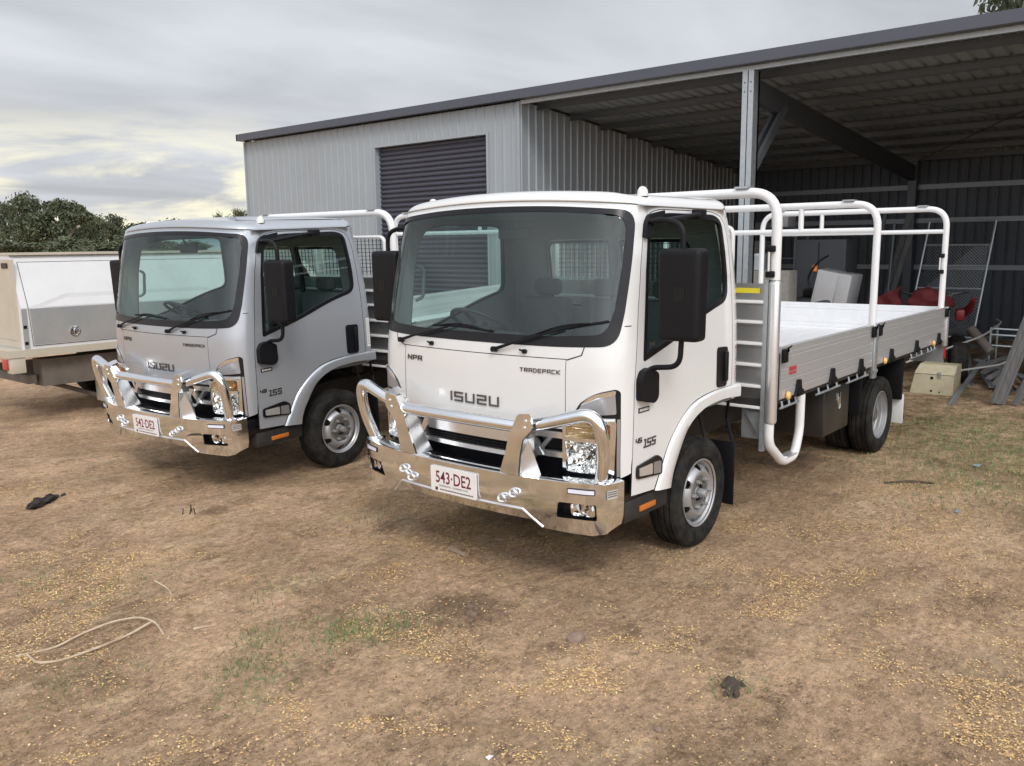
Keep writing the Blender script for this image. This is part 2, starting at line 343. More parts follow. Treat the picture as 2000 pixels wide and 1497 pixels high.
# reference plan curve of the front quarter: (s, g, h) ; g = setback from xf, h = half width
def _plan():
    P=[]
    n=40
    for i in range(n+1):
        y=.75*i/n; P.append((y*y/(2*4.36),y))
    A=(.75,.0645);C1=(.87,.0852);C2=(.970,.125);B=(.975,.27)
    for i in range(1,41):
        t=i/40;u=1-t
        y=u**3*A[0]+3*u*u*t*C1[0]+3*u*t*t*C2[0]+t**3*B[0]
        g=u**3*A[1]+3*u*u*t*C1[1]+3*u*t*t*C2[1]+t**3*B[1]
        P.append((g,y))
    S=[0]
    for a,b in zip(P,P[1:]): S.append(S[-1]+math.hypot(a[0]-b[0],a[1]-b[1]))
    return [(s,p[0]) for s,p in zip(S,P)],[(s,p[1]/.975) for s,p in zip(S,P)]
PG,PH=_plan()
S1=PG[-1][0]
SL=1.35           # domain length of the side zone
RC=.07            # rear corner radius
S2=S1+SL; S3=S2+RC*math.pi/2; 
def crown(z,y):
    t=min(max((z-1.95)/.3,0),1); t=t*t*(3-2*t)
    return .045*t*max(0,1-(y/.93)**2)
def surf(s,z,off=0.0):
    """outer skin of the cab: s runs from the front centre round the corner, along the side and across the back"""
    sg=1 if s>=0 else -1; a=abs(s)
    xf=interp(XF,z);w=interp(WD,z);xb=interp(XB,z)
    if a<=S1:
        g=interp(PG,a);h=interp(PH,a)*w; x=xf-g;y=h
    elif a<=S2:
        x0=xf-PG[-1][1]; t=(a-S1)/SL; x=x0+t*(xb+RC-x0); y=w
    elif a<=S3:
        th=(a-S2)/RC; x=xb+RC-RC*math.sin(th); y=w-RC+RC*math.cos(th)
    else:
        x=xb; y=max(w-RC-(a-S3),0)
    y*=sg
    if off:
        p=surf(s,z);e=1e-3
        q=surf(s+e if abs(s+e)<=S3+.9 else s-e,z);r=surf(s,z+e)
        k=1 if abs(s+e)<=S3+.9 else -1
        u=[(q[i]-p[i])*k for i in range(3)];v=[r[i]-p[i] for i in range(3)]
        n=(u[1]*v[2]-u[2]*v[1],u[2]*v[0]-u[0]*v[2],u[0]*v[1]-u[1]*v[0]);l=math.sqrt(sum(c*c for c in n)) or 1
        return tuple(p[i]+off*n[i]/l for i in range(3))
    return (x,y,z+crown(z,y))
def side_s(x,z):
    "domain coordinate of a side point given by its x"
    x0=interp(XF,z)-PG[-1][1];xb=interp(XB,z)
    return S1+SL*(x0-x)/(x0-xb-RC)

def P3(s,z,off=0): return surf(s,z,off)
SM=S3+.905; ZT=2.205
def zs(pts,sg=1):
    "side outline given as (x,z[,r]) -> domain"
    r=[]
    for p in pts:
        x,z=p[0],p[1]; xe=interp(XF,z)-PG[-1][1]
        s=S1-(x-xe) if x>xe else side_s(x,z)
        r.append((sg*s,z)+tuple(p[2:]))
    return r
def flat(f,sg=1): return lambda u,v,o=0: f(u,v,o)
def front_s(y): return y
def rear_s(y,z): return S3+interp(WD,z)-RC-y
DOOR=[(.93,.565),(.925,.80),(.915,1.19),(.865,1.64),(.825,1.87),(.775,2.07,.03),(.70,2.165,.05),(.58,2.19,.1),(-.10,2.19,.1),(-.235,2.15,.08),(-.275,2.02,.05),(-.315,1.6),(-.325,1.30),(-.325,1.043)]
ARCH=[(-.325,1.043),(-.04,1.04),(.19,1.01),(.36,.93),(.51,.80),(.60,.66),(.672,.545)]
ARCHO=[(-.438,1.045),(-.25,1.045),(-.04,1.04),(.19,1.008),(.36,.93),(.51,.80),(.60,.66),(.672,.545)]
ARCHI=[(-.438,.955),(-.25,.968),(-.11,.968),(.10,.945),(.29,.86),(.425,.69),(.475,.60),(.495,.525)]
def bez(pts,n=48):
    "Catmull-Rom through the points"
    out=[];P=[pts[0]]+list(pts)+[pts[-1]]
    k=max(2,n//(len(pts)-1))
    for i in range(1,len(P)-2):
        a,b,c,d=[Vector(q[:2]) for q in P[i-1:i+3]]
        for j in range(k):
            t=j/k; w=.5*((2*b)+(c-a)*t+(2*a-5*b+4*c-d)*t*t+(3*b-a-3*c+d)*t**3); out.append((w.x,w.y))
    out.append(tuple(P[-2][:2])); return out
WIN=[(.815,1.335,.02),(.79,1.62),(.768,1.84),(.722,2.06,.03),(.63,2.145,.06),(.50,2.165,.1),(-.10,2.165,.12),(-.195,2.13,.10),(-.225,1.90),(-.245,1.625,.09),(.07,1.555,.25),(.40,1.44,.3)]
WS=[(-1.02,2.172,.10),(-1.008,1.93),(-.98,1.62),(-.95,1.44,.17),(-.62,1.425,.2),(.62,1.425,.2),(.95,1.44,.17),(.98,1.62),(1.008,1.93),(1.02,2.172,.10),(.5,2.178),(-.5,2.178)]
WSI=[(-.972,2.147,.10),(-.955,1.90),(-.925,1.64),(-.885,1.50,.14),(-.55,1.478,.2),(.55,1.478,.2),(.885,1.50,.14),(.925,1.64),(.955,1.90),(.972,2.147,.10),(.5,2.155),(-.5,2.155)]
def winp(sg,d=0):
    p=rpoly(WIN)
    if d: p=inset(p,d)
    p=zs(p,sg); return p
def build_truck(paint):
    T=empty('flatbed_truck',(0,0,0))
    # ------------------------------------------------ cab body
    mb=MB()
    pos=[(.66,1.358),(.66,.685),(.97,.685)]
    dr=zs([(x+.0055 if i<5 else x,z) for i,(x,z) in enumerate(resamp_open(rpoly_open(DOOR),.05))],1)
    dr=[(s,z) for s,z in dr if z>=.685]
    top_s=[SM-i*(2*SM/170) for i in range(171)]
    right=pos+dr+[(side_s(-.325,.952),.952),(S2-.02,.952),(S3+.02,.952),(SM,.952)]
    left=[(-s,z) for s,z in right][::-1]
    outline=[(s,ZT) for s in top_s][::-1]   # -SM .. SM along the top
    outline=right+[(s,ZT) for s in top_s]+left
    rw=[(rear_s(.62,2.0),2.02,.08),(rear_s(.62,1.5),1.52,.08),(rear_s(.04,1.5),1.52,.03),(rear_s(.04,2.),2.02,.03)]
    rwm=rpoly(rw); rwl=[(-s,z) for s,z in rwm]
    lh=rpoly([(.668,1.0,.02),(.668,.71,.03),(.928,.71,.04),(.935,1.008,.02)])
    skin(mb,P3,outline,[rpoly(WS),rwm,rwl,lh,[(-a,b) for a,b in lh]],0,.045)
    # roof: rounded cant rail, then shallow crown
    rows=[]
    ss=top_s; base=[Vector(P3(s,ZT)) for s in ss]
    cen=Vector((.27,0,0))
    for k in range(1,8):
        t=k/7*PI/2; row=[]
        for s,b in zip(ss,base):
            d=Vector((cen.x-b.x,-b.y,0)); 
            nrm=Vector((0,0,0))
            q=Vector(P3(s+.01,ZT))-Vector(P3(s-.01,ZT)) if abs(s)<SM-.1 else Vector((0,-1,0))
            nrm=Vector((-q.y,q.x,0)); nrm=nrm.normalized() if nrm.length>1e-6 else Vector((1,0,0))
            if nrm.dot(d)<0: nrm=-nrm
            f=1 if abs(s)>1.2 else 1.35
            row.append(b+nrm*.105*f*(1-math.cos(t))+Vector((0,0,.068*math.sin(t))))
        rows.append(row)
    last=rows[-1]
    for k in (.12,.3,.55,.8,1.0):
        rows.append([p.lerp(Vector((cen.x+(p.x-cen.x)*.35*(1-k),0,p.z+.0)),k)+Vector((0,0,.018*math.sin(k*PI/2))) for p in last])
    n=len(ss); V=list(base); F=[]
    for r in rows: V+=r
    for i in range(len(rows)):
        for k in range(n-1): F.append((i*n+k,i*n+k+1,(i+1)*n+k+1,(i+1)*n+k))
    mb.add(V,F)
    obj('cab_body',mb,paint,T,smooth=True,weld=True)
    # dark inner lining
    mb=MB()
    o=[(-SM,.96),(-.97,.96),(-.97,1.0),(.97,1.0),(.97,.96),(SM,.96),(SM,ZT),(-SM,ZT)]
    skin(mb,P3,o,[inset(rpoly(WS),.03),inset(rwm,-.01),inset(rwl,-.01),inset(winp(1),.012),inset(winp(-1),.012)],-.028,.07)
    mb.box(-.40,.95,-.93,.93,.93,.96)
    mb.box(-.36,.80,-.86,.86,2.185,2.20)
    obj('cab_lining',mb,M['lining'],T,weld=True)
    # front lid
    lid=obj('front_lid',skin(MB(),P3,[(-.655,1.353),(-.655,.955),(.655,.955),(.655,1.353)],[],0,.05,thick=.012),paint,T,smooth=False,auto=50)
    mb=MB(); skin(mb,P3,[(-.668,1.37),(-.668,.93),(.668,.93),(.668,1.37)],[],-.012,.08); obj('lid_seal',mb,M['trimb'],lid)
    for sg in (1,-1):
        mb=MB(); q=[(.99*sg,1.542),(1.036*sg,1.542),(1.036*sg,1.547),(.99*sg,1.547)]; skin(mb,P3,q,[],.0015,.03); obj('panel_seam',mb,M['trimb'],T)
        c_=[(.66,1.355),(.75,1.385),(.765,1.43)]; o_=[(.664,1.349),(.756,1.381),(.771,1.43)]
        mb=MB(); skin(mb,P3,[(a_*sg,b_) for a_,b_ in c_+o_[::-1]],[],.0015,.03); obj('panel_seam',mb,M['trimb'],T)
    mb=MB(); strokes(mb,'ISUZU',P3,-.190,1.046,.050,.064,.032,.0105,.003,.009); obj('lettering',mb,M['badge'],lid)
    mb=MB(); strokes(mb,'NPR',P3,-.62,1.268,.026,.036,.018,.0068,.002,.006); obj('lettering',mb,M['badge'],lid)
    mb=MB(); strokes(mb,'TRADEPACK',P3,.355,1.270,.020,.0195,.0115,.0042,.002,.005); obj('lettering',mb,M['badge'],lid)
    # windscreen
    mb=MB(); skin(mb,P3,inset(rpoly(WS),.004),[],-.003,.06); ws=obj('windscreen',mb,M['glass'],T,smooth=True,weld=True)
    mb=MB(); skin(mb,P3,inset(rpoly(WS),-.004),[rpoly(WSI)],.0022,.05,thick=.02); obj('windscreen_border',mb,M['trimb'],ws,auto=50)
    # wipers and washer jets
    for piv,mid,e0,e1 in (((-.69,1.385),(-.21,1.495),(-.37,1.50),(.13,1.487)),((.17,1.385),(.62,1.515),(.36,1.458),(.90,1.572))):
        mb=MB(); a=Vector(P3(*piv,.02));b=Vector(P3(*mid,.035))
        mb.tube([a,(a*2+b)/3+Vector((.02,0,.003)),b],[.011,.008,.006],8)
        mb.tube([Vector(P3(piv[0],piv[1],0)),Vector(P3(piv[0],piv[1],.035))],.017,10)
        mb.tube([P3(e0[0]+(e1[0]-e0[0])*t,e0[1]+(e1[1]-e0[1])*t+.010*math.sin(t*PI),.012) for t in [i/8 for i in range(9)]],.0075,6)
        mb.tube([P3(e0[0]+(e1[0]-e0[0])*t,e0[1]+(e1[1]-e0[1])*t+.008+.016*math.sin((t-.2)/.6*PI),.022) for t in [.2+.6*i/6 for i in range(7)]],.005,6)
        obj('wiper',mb,M['plast'],T)
    for s,z in ((-.375,1.385),(.385,1.385)):
        mb=MB(); mb.tube([P3(s,z,0),P3(s,z,.02)],.014,10); mb.tube([P3(s,z,.018),P3(s-.03,z+.008,.02)],.006,8); obj('washer_jet',mb,M['plast'],T)
    # ------------------------------------------------ grille and lamps
    mb=MB(); skin(mb,P3,[(-.665,.97),(-.665,.60),(.665,.60),(.665,.97)],[],-.05,.08); 
    for z in (.60,.97): skin(mb,lambda u,v,o:P3(u,z,v),[(-.665,-.05),(.665,-.05),(.665,-.012),(-.665,-.012)],[],0,.08)
    mb.rbox(.80,1.14,-.94,.94,.52,.66,.02); gr=obj('grille',mb,M['trimb'],T)
    mb=MB()
    for i in range(38):
        s=-.40+i*.8/37
        mb.box(*[q for q in (interp(XF,.86)-s*s/8.7-.035,interp(XF,.86)-s*s/8.7-.02,s-.0035,s+.0035,.78,.845)])
    for z in (.795,.812,.829): mb.tube([P3(s,z,-.02) for s in (-.45,-.2,0,.2,.45)],.005,6)
    obj('grille_mesh',mb,M['plast'],gr)
    mb=MB()
    def bar(pts,h0,h1,o0,o1): 
        skin(mb,P3,pts,[],o1,.05,thick=o1-o0)
    bar([(-.45,.908),(-.40,.842),(.40,.842),(.45,.908)],0,0,-.03,.014)
    bar([(-.47,.780),(-.44,.752),(.44,.752),(.47,.780)],0,0,-.03,.006)
    for sg in (1,-1):
        def q(*p): return [(a_*sg,b_) for a_,b_ in p]
        bar(q((.43,.935),(.648,.935),(.648,.898),(.45,.898)),0,0,-.03,.002)
        bar(q((.47,.818),(.648,.818),(.648,.785),(.45,.785)),0,0,-.03,.002)
        bar(q((.405,.875),(.445,.908),(.515,.79),(.48,.785)),0,0,-.03,.010)
        bar(q((.545,.90),(.575,.90),(.50,.815),(.47,.815)),0,0,-.03,.006)
    obj('chrome_trim',mb,M['alloys'],gr,auto=40)
    for sg in (1,-1):
        def q(*p): return [(a[0]*sg,)+tuple(a[1:]) for a in p]
        mb=MB(); 
        hole1=rpoly(q((.665,.985,.02),(.665,.915,.01),(.925,.915,.01),(.925,1.005,.02),(.72,1.005,.04)))
        hole2=rpoly(q((.665,.893,.015),(.665,.715,.03),(.915,.715,.04),(.925,.893,.015)))
        skin(mb,P3,rpoly(q((.645,.995,.02),(.645,.69,.03),(.945,.69,.04),(.958,1.022,.02),(.70,1.022,.04))),[hole1,hole2],.012,.03,thick=.05)
        hl=obj('headlight',mb,M['chrome'],T,auto=40)
        mb=MB()
        # deep bowl behind the lens
        def bowl(poly,cs,cz,depth):
            poly=resamp(poly,.02); n=len(poly); rows=[]
            for k in range(7):
                t=k/6; rows.append([P3(cs+(u-cs)*(1-t*.93),cz+(v-cz)*(1-t*.93),.006-depth*math.sin(t*PI/2)*(1+.10*((i//3+k)%2))) for i,(u,v) in enumerate(poly)])
            V=[p for r in rows for p in r]; mb.add(V,[(a*n+b,a*n+(b+1)%n,(a+1)*n+(b+1)%n,(a+1)*n+b) for a in range(6) for b in range(n)])
        bowl(hole2,.80*sg,.80,.055); obj('lamp_bowl',mb,M['reflector'],hl)
        mb=MB(); bowl(hole1,.87*sg,.955,.05); obj('indicator_bowl',mb,M['reflw'],hl)
        mb=MB(); skin(mb,P3,inset(hole1,-.004),[],.010,.05); skin(mb,P3,inset(hole2,-.004),[],.010,.05); obj('lens',mb,M['clear'],hl,smooth=True)
        mb=MB(); mb.tube([P3(.80*sg,.80,-.045),P3(.80*sg,.80,-.015)],.012,10); obj('bulb',mb,M['trimb'],hl)
        mb=MB(); mb.tube([P3(.885*sg,.955,-.04),P3(.885*sg,.955,-.01),P3(.885*sg,.955,-.002)],[.016,.014,.005],10); obj('indicator_bulb',mb,M['orange'],hl)
        # dark gasket and silver garnish above and beside
        mb=MB(); skin(mb,P3,rpoly(q((.752,1.115),(.80,1.15,.03),(.86,1.18,.05),(.955,1.20,.03),(.985,1.185,.03),(.985,.69),(.94,.69),(.955,1.035),(.70,1.04))),[],.003,.04,thick=.01); gn=obj('lamp_garnish',mb,M['trimb'],T)
        mb=MB(); skin(mb,P3,rpoly(q((.762,1.108),(.80,1.142,.03),(.86,1.17,.05),(.95,1.19,.02),(.958,1.06,.01),(.72,1.044))),[],.007,.04,thick=.01)
        skin(mb,P3,rpoly(q((.962,1.03),(.962,.70),(.980,.70),(.980,1.03))),[],.007,.04,thick=.01); obj('garnish_panel',mb,M['garn'],gn,auto=40)
        mb=MB(); skin(mb,P3,rpoly(q((.757,1.104),(.80,1.148,.03),(.86,1.176,.05),(.955,1.195,.02),(.95,1.165,.02),(.86,1.148,.05),(.80,1.12,.03))),[],.011,.03,thick=.01); obj('garnish_highlight',mb,M['chrome'],gn,auto=40)
    # ------------------------------------------------ doors
    for sg in (1,-1):
        dd=resamp_open(rpoly_open(DOOR),.05); arch=bez(ARCH,40)
        ol=inset(dd+arch[1:-1]+[(.672,.548)],.005)
        mb=MB(); skin(mb,P3,zs(ol,sg),[winp(sg)],0,.045); 
        door=obj('door',mb,paint,T,smooth=True,weld=True)
        mb=MB(); skin(mb,P3,zs(inset(dd+arch[1:-1],-.006),sg),[inset(winp(sg),-.0)],-.006,.08); obj('door_seal',mb,M['trimb'],door)
        mb=MB(); skin(mb,P3,inset(winp(sg),-.004),[inset(winp(sg),.028)],.003,.04,thick=.02); obj('window_frame',mb,M['trimb'],door,auto=50)
        mb=MB(); skin(mb,P3,inset(winp(sg),.004),[],-.008,.06); obj('window_pane',mb,M['glassd'],door,smooth=True)
        fl=MB(); rows=[(0,.002),(.08,.012),(.15,.018),(.55,.019),(.95,.017),(1,.012),(1,-.03),(1,-.10)]
        A=bez(ARCHO,56);B=bez(ARCHI,56)
        def rs(P,n):
            Ls=[0]
            for a,b in zip(P,P[1:]): Ls.append(Ls[-1]+math.hypot(a[0]-b[0],a[1]-b[1]))
            out=[];k=0
            for i in range(n+1):
                t=Ls[-1]*i/n
                while k<len(Ls)-2 and Ls[k+1]<t: k+=1
                f=(t-Ls[k])/max(1e-9,Ls[k+1]-Ls[k]); out.append((P[k][0]+(P[k+1][0]-P[k][0])*f,P[k][1]+(P[k+1][1]-P[k][1])*f))
            return out
        A=rs(A,60);B=rs(B,60);V=[]
        for a,b in zip(A,B):
            for t,o in rows:
                V.append((a[0]+(b[0]-a[0])*t,sg*(.972+o),a[1]+(b[1]-a[1])*t))
        k=len(rows);F=[(i*k+j,i*k+j+1,(i+1)*k+j+1,(i+1)*k+j) for i in range(60) for j in range(k-1)]
        # close the ends of the flare
        F.append(tuple(range(k)));F.append(tuple(60*k+j for j in range(k-1,-1,-1)))
        fl.add(V,F); fla=obj('wheel_arch_flare',fl,paint,T,auto=42)
        mb=MB(); V=[]
        for b in rs([(x-.0,z+.012) for x,z in B],40): V+=[(b[0],sg*.955,b[1]),(b[0],sg*.45,b[1])]
        mb.add(V,[(2*i,2*i+1,2*i+3,2*i+2) for i in range(40)]); obj('arch_liner',mb,M['chassis'],fla,smooth=True)
        # handle, repeater lamp, badges
        mb=MB(); skin(mb,P3,zs(rpoly([(-.095,1.325,.03),(-.095,1.06,.03),(-.235,1.055,.03),(-.245,1.318,.03)]),sg),[],.007,.04,thick=.012)
        mb.rbox(-.225,-.185,min(.975*sg,1.0*sg),max(.975*sg,1.0*sg),1.09,1.29,.008); obj('door_handle',mb,M['trimb'],door,auto=40)
        mb=MB(); skin(mb,P3,zs(rpoly([(.885,.735,.02),(.885,.66,.02),(.60,.635,.02),(.60,.728,.02),(.655,.762,.02)]),sg),[],.012,.03,thick=.016); rl=obj('side_lamp',mb,M['trimb'],door,auto=40)
        mb=MB(); skin(mb,P3,zs(rpoly([(.865,.722,.01),(.865,.675,.01),(.72,.660,.01),(.72,.725,.01)]),sg),[],.016,.03,thick=.012); obj('lamp_lens',mb,M['alloyb'],rl,auto=40)
        mb=MB(); skin(mb,P3,zs(rpoly([(.705,.726,.01),(.705,.655,.01),(.62,.647,.01),(.62,.722,.01)]),sg),[],.015,.03,thick=.012); obj('lamp_lens',mb,M['garn'],rl,auto=40)
        sx=lambda x,z: zs([(x,z)])[0][0]
        if sg==1: fn=P3; u1=sx(.895,.87);u2=sx(.80,.81)
        else: fn=lambda u,v,o:P3(u,v,o); u1=-sx(.60,.87)-.02;u2=-sx(.60,.81)+.06-.02
        mb=MB(); u1_=u1 if sg==1 else -sx(.60,.85); u2_=u1_+.095
        strokes(mb,'45',fn,u1_,.872,.024,.026,.012,.006,.002,.006,.15); obj('lettering',mb,M['badge'],door); mb=MB(); strokes(mb,'155',fn,u2_,.835,.042,.036,.020,.0085,.002,.006,.15); obj('lettering',mb,M['badge'],door)
        mb=MB(); u=sx(.87,1.05) if sg==1 else -sx(.745,1.05)
        skin(mb,P3,[(u,1.042),(u+.125,1.042),(u+.125,1.072),(u,1.072)],[],.003,.03,thick=.004); bd=obj('badge',mb,M['badge'],door)
        mb=MB(); 
        for i in range(7): mb.prism([(u+.012+i*.015,1.050),(u+.019+i*.015,1.050),(u+.021+i*.015,1.064),(u+.014+i*.015,1.064)],P3,.003,.0045)
        obj('badge_lettering',mb,M['platew'],bd)
        # mirrors
        mi=empty('door_mirror'); mi.parent=T
        mi_=MB()
        X0,X1,Y0,Y1,Z0,Z1=.705,.83,1.055,1.315,1.46,1.965
        bm=bmesh.new(); bmesh.ops.create_cube(bm,size=1)
        for v in bm.verts:
            f=.86 if v.co.x<0 and False else 1
            v.co=Vector(((X0+X1)/2+v.co.x*(X1-X0),(Y0+Y1)/2+v.co.y*(Y1-Y0)*(.94 if v.co.z<0 else 1),(Z0+Z1)/2+v.co.z*(Z1-Z0)))
        bmesh.ops.bevel(bm,geom=list(bm.edges),offset=.036,segments=4,profile=.6,affect='EDGES'); bm.verts.index_update()
        mi_.add([(v.co.x,v.co.y*sg,v.co.z) for v in bm.verts],[tuple(v.index for v in f.verts) for f in bm.faces]); bm.free(); mi_.sm=True
        hd=obj('mirror_housing',mi_,M['plast'],mi)
        mb=MB(); mb.box(X0-.004,X0+.002,min(sg*1.09,sg*1.28),max(sg*1.09,sg*1.28),1.50,1.925); obj('mirror_glass',mb,M['chrome'],mi)
        mb=MB(); 
        for a,b,c,d in ((1.17,1.72,1.18,1.76),(1.185,1.72,1.195,1.76),(1.20,1.72,1.21,1.76),(1.215,1.72,1.225,1.76)): mb.box(X1-.001,X1+.0015,min(a*sg,c*sg),max(a*sg,c*sg),b-.04,d)
        obj('mirror_emblem',mb,M['trimb'],mi)
        mb=MB()
        y=lambda v:v*sg
        mb.tube([(.74,y(.955),2.115),(.76,y(1.06),2.125),(.77,y(1.185),2.09),(.77,y(1.185),1.95)],.0155,10,fil=.09)
        obj('mirror_arm',mb,M['plast'],mi); mb=MB()
        mb.tube([(.80,y(.985),1.275),(.785,y(1.02),1.30),(.775,y(1.18),1.315),(.77,y(1.185),1.48)],.0155,10,fil=.07)
        obj('mirror_arm',mb,M['plast'],mi); mb=MB()
        # stay running back above the window
        mb.tube([(.72,y(.955),2.105),(.30,y(1.005),2.16),(.20,y(.985),2.165)],[.018,.012,.014],8)
        obj('mirror_stay',mb,M['plast'],mi)
        mb=MB(); skin(mb,P3,zs(rpoly([(.865,1.285,.02),(.895,1.24,.02),(.895,1.12,.02),(.76,1.09,.03),(.715,1.12,.03),(.715,1.26,.02),(.80,1.30,.02)]),sg),[],.045,.04,thick=.05); obj('mirror_bracket',mb,M['plast'],mi,auto=40)
        mb=MB(); skin(mb,P3,zs(rpoly([(.79,2.03),(.765,2.11,.02),(.72,2.155,.02),(.56,2.178),(.56,2.155),(.70,2.10),(.745,2.02)]),sg),[],.030,.04,thick=.03); obj('mirror_bracket',mb,M['plast'],mi,auto=40)
        mb=MB(); mb.rbox(.14,.24,min(y(.945),y(1.0)),max(y(.945),y(1.0)),2.135,2.195,.008)
        obj('stay_clamp',mb,M['plast'],mi,auto=40)
        # clearance lamp on the roof corner
        mb=MB(); mb.lathe([(.034,0),(.034,.02),(.030,.045),(.018,.062),(0,.068)],(.64,sg*.845,2.25),(0,0,1),16); o=obj('roof_marker_lamp',mb,M['trimb'],T)
        mb=MB(); mb.lathe([(.0345,.012),(.031,.044),(.019,.063),(0,.069)],(.6405,sg*.845,2.251),(0,0,1),14,a0=-1.3,a1=1.3); obj('lamp_lens',mb,M['whitepl'],o)
        # step valance under the door
        mb=MB(); mb.rbox(.46,.95,min(sg*.60,sg*.945),max(sg*.60,sg*.945),.40,.535,.02); vl=obj('step_valance',mb,M['chassis'],T)
        mb=MB(); mb.rbox(.62,.80,min(sg*.94,sg*.955),max(sg*.94,sg*.955),.44,.475,.006); obj('side_reflector',mb,M['orange'],vl)
    # rear windows
    for p in (rwm,rwl):
        mb=MB(); skin(mb,P3,p,[],-.004,.08); rwn=obj('rear_window',mb,M['glassd'],T)
        mb=MB(); skin(mb,P3,inset(p,-.01),[inset(p,.02)],.003,.05,thick=.01); obj('window_seal',mb,M['trimb'],rwn)
    # ------------------------------------------------ interior
    for y0,y1,x in ((-.80,-.33,0),(-.24,.12,-.03),(.17,.78,-.02)):
        mb=MB(); mb.rbox(-.22+x,.25,y0,y1,1.05,1.24,.05); mb.rbox(-.35+x,-.23+x,y0,y1,1.20,1.60,.05); mb.rbox(-.36+x,-.27+x,(y0+y1)/2-.12,(y0+y1)/2+.12,1.61,1.74,.04)
        obj('seat',mb,M['seat'],T)
    mb=MB(); mb.rbox(.60,1.03,-.84,.84,1.0,1.37,.05); mb.rbox(.50,.85,-.24,.02,1.0,1.33,.05); mb.rbox(.60,.95,.02,.80,1.34,1.42,.03)
    ds=obj('dashboard',mb,M['dash'],T)
    mb=MB(); mb.rbox(.62,.90,-.70,-.30,1.34,1.45,.04); mb.rbox(.80,.86,-.12,.10,1.39,1.45,.01); obj('instrument_hood',mb,M['dashd'],ds)
    mb=MB(); cx,cy,cz=.56,-.50,1.46; ax=Vector((-.52,0,.85)).normalized(); u=Vector((0,1,0)); w=ax.cross(u)
    ring=[Vector((cx,cy,cz))+(u*math.cos(a)+w*math.sin(a))*.205 for a in [2*PI*i/36 for i in range(36)]]
    mb.tube(ring,.0145,8,closed=True)
    for a in (0.25,PI-.25,PI*1.5): mb.tube([Vector((cx,cy,cz))+(u*math.cos(a)+w*math.sin(a))*.20,Vector((cx,cy,cz))-ax*.02],.014,8)
    mb.tube([Vector((cx,cy,cz))+ax*.01,Vector((cx,cy,cz))-ax*.05,Vector((.86,cy,1.18))],[.06,.05,.03],12); obj('steering_wheel',mb,M['dashd'],T)
    mb=MB(); mb.rbox(.80,.82,-.10,.16,2.03,2.10,.012); mb.tube([(.83,.03,2.09),(.86,.03,2.17)],.008,6); obj('interior_mirror',mb,M['dashd'],T)
    mb=MB(); mb.tube([(.80,-.885,1.62),(.76,-.85,1.64),(.74,-.85,1.84),(.76,-.885,1.86)],.013,8,fil=.03); obj('grab_handle',mb,M['dash'],T)
    # ------------------------------------------------ bull bar
    PL=[(0,1.375),(.15,1.372),(.30,1.365),(.55,1.34),(.75,1.30),(.90,1.255),(.985,1.205)]
    END=(1.015,1.075)
    def bx(y):
        a=abs(y); return interp(PL,a) if a<=.985 else 1.205
    BB=empty('bull_bar'); BB.parent=T
    path=[]   # arclength parameter of the half plan
    pts=[(x,y) for y,x in PL]+[(END[1],END[0])]
    acc=[0]
    for a,b in zip(pts,pts[1:]): acc.append(acc[-1]+math.hypot(a[0]-b[0],a[1]-b[1]))
    TX=list(zip(acc,[p[0] for p in pts]));TY=list(zip(acc,[p[1] for p in pts])); ST=acc[-1]; SC=acc[-2]
    def bsurf(s,z,off=0):
        a=abs(s);sg=1 if s>=0 else -1; x=interp(TX,a);y=interp(TY,a)
        e=.01; dx=interp(TX,min(a+e,ST))-interp(TX,max(a-e,0)); dy=interp(TY,min(a+e,ST))-interp(TY,max(a-e,0)); l=math.hypot(dx,dy)
        nx,ny=dy/l,-dx/l
        lean=max(0,.56-z)*.25+(max(0,.40-z))*.6
        return (x+nx*off-lean*nx,sg*(y+ny*off-lean*ny*.4),z)
    half=[(0,.505),(.50,.498),(.63,.405),(.92,.395),(SC,.415),(ST-.01,.455),(ST,.50),(ST,.70)]
    ol=half+[(-a,b) for a,b in half[::-1][:-1]]
    f1=rpoly([(.735,.585,.015),(.715,.49,.012),(.955,.49,.012),(.955,.585,.015)]); f2=rpoly([(.79,.672,.008),(.79,.638,.008),(.95,.638,.008),(.95,.672,.008)])
    nf=lambda P:[(-a,b) for a,b in P]
    mb=MB(); skin(mb,bsurf,ol,[f1,nf(f1)],0,.05,thick=.006); 
    # shelf on top, with its rounded nose, and the fold under the plate
    for sg in (1,-1):
        K=24; V=[]
        for i in range(K+1):
            s=ST*i/K; a=bsurf(s*sg,.70,0);b=bsurf(s*sg,.704,-.010);c=bsurf(s*sg,.703,-.10 if s<SC else -.06)
            c=(c[0],c[1],.703); V+=[a,b,c,(c[0]-.004,c[1],.62)]
        mb.add(V,[(4*i+j,4*i+j+1,4*i+j+5,4*i+j+4) for i in range(K) for j in range(3)])
        V=[]
        for i in range(11):
            s=.50*i/10; z=.503; a=bsurf(s*sg,z,0); V+=[a,bsurf(s*sg,z-.005,-.012),(a[0]-.075,a[1],.425),(a[0]-.20,a[1],.405)]
        s=.63; V+=[bsurf(s*sg,.405,0),bsurf(s*sg,.402,-.004),bsurf(s*sg,.40,-.02),bsurf(s*sg,.40,-.18)]
        mb.add(V,[(4*i+j,4*i+j+1,4*i+j+5,4*i+j+4) for i in range(11) for j in range(3)])
    bp=obj('bumper',mb,M['chrome'],BB,auto=28)
    for sg in (1,-1):
        mb=MB(); a=[bsurf(s*sg,.507,.003) for s in (0,.1,.2,.3,.4,.5)]+[bsurf(.62*sg,.410,.003)]
        mb.tube(a,.006,6); obj('bumper_fold',mb,M['alloyb'],BB)
